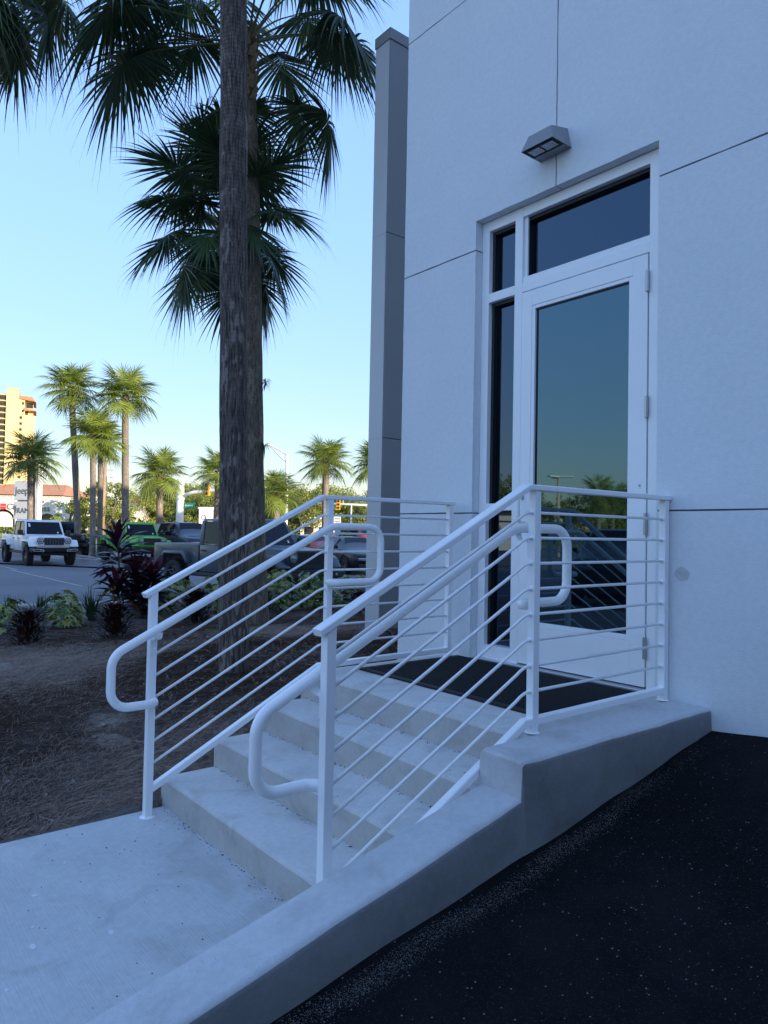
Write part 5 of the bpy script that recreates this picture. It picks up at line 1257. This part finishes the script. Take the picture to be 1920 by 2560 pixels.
MB().box(tq(57), tq(75), 2.8, 2.99, tz(1011), tz(998)).build('glazing', M['winfar'], tw); MB().box(tq(57), tq(62), 2.8, 2.99, tz(1031), tz(1020)).build('window', M['winfar'], tw)
for i in range(14):
    py = 1035+15.3*i
    for q in (0, 3.6): MB().box(tq(41+q), tq(44+q), -.2, -.02, tz(py+7), tz(py)).build('window', M['winfar'], tw)
for i in range(20):
    MB().box(tq(-58), tq(5.5), -1.4, -.01, tz(985+15.3*i), tz(983.5+15.3*i)).build('balcony_slab', M['tower'], tw)
    MB().box(tq(-50), tq(4), -.05, -.004, tz(996+15.3*i), tz(987+15.3*i)).build('balcony_door', M['winfar'], tw)

# dealer sign
x, y = fr(K(37, 48), 48); ds = empty('monument_sign', (x, y, -.76), STREET-.30, 'grey double panel roadside sign with dark lettering behind the white pickup', 'sign')
Ls = 1.55
MB().box(Ls*.80, Ls*1.18, .02, .42, 0, 6.1).build('pylon', M['signwhite'], ds); MB().box(.1, Ls*.8, .1, .4, 0, 4.6).build('core', M['galv'], ds)
for z0, z1, t in ((2.02, 3.20, 'RAM'), (3.30, 4.60, 'Jeep')):
    p = MB().box(0, Ls, -.12, .35, z0, z1, .03).build('sign_panel', M['signwhite'], ds)
    text_mesh(t, .50 if t == 'RAM' else .66, .012, M['signgrey'], p, (.30 if t == 'RAM' else .12, -.134, z0+.42), (pi/2, 0, 0))
    if t == 'RAM':
        MB().prism([(.14, z0+.22), (.20, z0+.45), (.25, z0+.62), (.22, z0+.95), (.15, z0+.80), (.12, z0+.98), (.06, z0+.78), (.08, z0+.5)], 'y', -.134, -.121).build('emblem', M['signgrey'], p)
# white marker sign with black logo
x, y = fr(K(498, 70), 70); wsn = empty('marker_sign', (x, y, -.76), STREET+.35, 'white stone marker sign with a black curl logo beyond the navy car', 'sign')
MB().box(0, 1.35, 0, .5, 0, 3.55, .02).build('slab', M['mallwhite'], wsn); MB().box(-.08, 1.43, -.08, .58, 3.55, 3.75, .02).build('cap', M['mallwhite'], wsn)
mb = MB(); mb.lathe([(.16, -.01), (.26, -.01), (.26, .0), (.16, 0)], 18, 'y', (.42, -.004, 2.75)); mb.build('logo', M['signgrey'], wsn)
MB().prism([(.55, 2.35), (.72, 2.5), (.62, 2.95), (.50, 3.05)], 'y', -.014, -.002).build('logo_tail', M['signgrey'], wsn)
# traffic signal mast with arm
def signal(par, p, n=3, faces=True):
    s = empty('signal_head', p, 0); s.parent = par
    MB().box(-.2, .2, -.15, .15, -.55, .55, .02).build('housing', M['yellow'], s)
    for k in range(3):
        mb = MB(); mb.lathe([(.13, -.22), (.13, -.151), (0, -.155)], 14, 'y', (0, 0, .34-.34*k)); mb.build('lens', M['redlamp'] if k == 0 else M['seat'], s)
    return s
x, y = fr(K(450, 62), 62); sg = empty('traffic_signal', (x, y, -.76), STREET-.25, 'white traffic signal mast with its arm reaching right behind the palm trunks', 'traffic signal', 'traffic signals')
mb = MB(); mb.tube([(0, 0, 0), (0, 0, 5.9)], [.34, .30], 16); mb.build('mast', M['polewhite'], sg, smooth=True)
mb = MB(); mb.tube([(0, 0, 4.35), (1.2, 0, 4.75), (4, 0, 5.0), (9, 0, 5.15)], [.16, .15, .13, .10], 10); mb.build('arm', M['polewhite'], sg, smooth=True)
for z in (4.2, 4.6): MB().lathe([(.31, -.09), (.38, -.09), (.38, .09), (.31, .09)], 16, 'z', (0, 0, z)).build('clamp', M['galv'], sg)
signal(sg, (2.6, -.05, 5.0)); signal(sg, (5.6, -.05, 5.15))
gsn = MB().box(.36, 1.42, -.05, -.02, 3.35, 3.85, .01).build('street_name_sign', M['sgreen'], sg)
for k in range(6): MB().box(.5+k*.13, .58+k*.13, -.056, -.0505, 3.53+.02*(k % 2), 3.67).build('sign_mark', M['signwhite'], gsn)
x, y = fr(K(800, 75), 75); sg2 = empty('traffic_signal', (x, y, -.76), STREET+.1, 'pale traffic signal arm with two yellow heads beyond the upper railing post', 'traffic signal', 'traffic signals')
mb = MB(); mb.tube([(-.2, 0, 4.55), (9, 0, 4.35)], [.10, .15], 10); mb.build('arm', M['polewhite'], sg2, smooth=True)
mb = MB(); mb.tube([(9, 0, 0), (9, 0, 5.2)], .2, 12); mb.build('mast', M['polewhite'], sg2, smooth=True)
signal(sg2, (.35, -.05, 4.5)); signal(sg2, (1.9, -.05, 4.45))
MB().tube([(2.4, 0, 4.5), (2.4, 0, 5.1)], .03, 6).build('sensor', M['polewhite'], sg2)
# street lamp with trussed arm
x, y = fr(K(715, 58), 58); sl = empty('street_lamp', (x, y, -.76), STREET, 'tall thin street lamp with a trussed arm right of the palm trunks', 'street lamp')
mb = MB(); mb.tube([(0, 0, 0), (0, 0, 7.85)], [.17, .12], 10); mb.build('pole', M['polewhite'], sl, smooth=True)
MB().tube([(0, 0, 7.75), (-.9, 0, 8.25), (-1.55, 0, 8.55)], .06, 7).build('upper_arm', M['galv'], sl); MB().tube([(0, 0, 7.1), (-.7, 0, 7.7), (-1.4, 0, 8.47)], .055, 7).build('lower_arm', M['galv'], sl)
MB().box(-2.1, -1.5, -.14, .14, 8.44, 8.6, .04).build('lamp_head', M['galv'], sl); MB().tube([(-.45, 0, 7.45), (-.5, 0, 8.02)], .02, 6).build('truss_strut', M['galv'], sl)
# utility pole, small lamp, signs
x, y = fr(K(257, 95), 95); up = empty('utility_pole', (x, y, -.8), STREET, 'brown wooden utility pole left of the straight far palm', 'pole')
mb = MB(); mb.tube([(0, 0, 0), (.15, 0, 10.6)], [.28, .2], 10); mb.build('pole', M['woodpole'], up, smooth=True)
MB().lathe([(0, 0), (.2, 0), (.2, .8), (0, .8)], 10, 'z', (.55, 0, 7.6)).build('transformer', M['galv'], up)
for z in (9.2, 8.2, 7.4): MB().box(.1, 1.2, -.04, .04, z, z+.08).build('cross_arm', M['woodpole'], up)
x, y = fr(K(878, 80), 80); l2 = empty('parking_lamp', (x, y, -.8), STREET, 'distant parking lot lamp post under the traffic signal arm', 'street lamp')
mb = MB(); mb.tube([(0, 0, 0), (0, 0, 4.6)], .09, 8); mb.build('pole', M['galv'], l2); MB().box(-1.1, 1.1, -.15, .15, 4.6, 4.72, .02).build('lamp_head', M['signgrey'], l2)
x, y = fr(K(844, 56), 56); n1 = empty('road_sign', (x, y, -.76), STREET, 'small white lettered road sign just right of the upper railing post', 'sign')
MB().tube([(0, 0, 0), (0, 0, 2.7)], .03, 6).build('post', M['galv'], n1); pl = MB().box(-.27, .27, -.03, -.005, 2.02, 2.78, .01).build('plate', M['signwhite'], n1)
for z in (2.6, 2.38, 2.14):
    for k in range(4): MB().box(-.2+k*.105, -.12+k*.105, -.034, -.0305, z-.035, z+.045).build('sign_mark', M['signgrey'], pl)
x, y = fr(K(785, 60), 60); n2 = empty('warning_sign', (x, y, -.76), STREET, 'small yellow diamond warning sign over the handrail', 'sign')
MB().tube([(0, 0, 0), (0, 0, 1.5)], .03, 6).build('post', M['galv'], n2); MB().prism([(0, 1.05), (.26, 1.31), (0, 1.57), (-.26, 1.31)], 'y', -.03, -.005).build('plate', mat('sign_yellow', (.75, .42, .01), .5), n2)
x, y = fr(K(752, 92), 92); wh = empty('white_house', (x, y, -.8), STREET, 'low white building with dark openings under the trees at centre', 'building')
MB().box(0, 4.2, 0, 6, 0, 3.2).build('wall', M['mallwhite'], wh); MB().box(-.2, 4.4, -.2, 6.2, 3.2, 3.45).build('roof', M['mallwhite'], wh)
for k in range(2): MB().box(.5+k*1.9, 1.7+k*1.9, -.04, -.004, .6, 2.2).build('window', M['winfar'], wh)
# lamp post behind the viewer, mirrored in the door glass
pl = empty('parking_lamp', (-32.1, -41.2, -.76), radians(35), 'tall concrete lamp post with three flat heads mirrored in the door glass', 'street lamp')
mb = MB(); mb.tube([(0, 0, 0), (0, 0, 6.05)], [.16, .11], 10); mb.build('pole', mat('pole_concrete', (.45, .40, .30), .8), pl)
for k in range(3):
    a = 2.1*k; MB().box(-1.1, -.08, -.22, .22, 6.05, 6.17, .03).build('lamp_head', M['polewhite'], pl).rotation_euler = (0, 0, a)
# low building behind the viewer
fb = empty('far_building', (-55, -52, -.8), radians(-38), 'low pale building behind the viewer across the lot', 'building')
MB().box(-10, 10, 0, 8, 0, 3.6).build('wall', M['mallwhite'], fb); MB().box(-10.3, 10.3, -.3, 8.3, 3.6, 3.9).build('roof', M['tower2'], fb)
for k in range(6): MB().box(-9+k*3, -7+k*3, -.05, -.004, .5, 2.6).build('window', M['winfar'], fb)

scene.render.engine = 'CYCLES'
scene.cycles.max_bounces = 8; scene.cycles.diffuse_bounces = 4; scene.cycles.glossy_bounces = 4; scene.cycles.transmission_bounces = 4; scene.cycles.transparent_max_bounces = 8
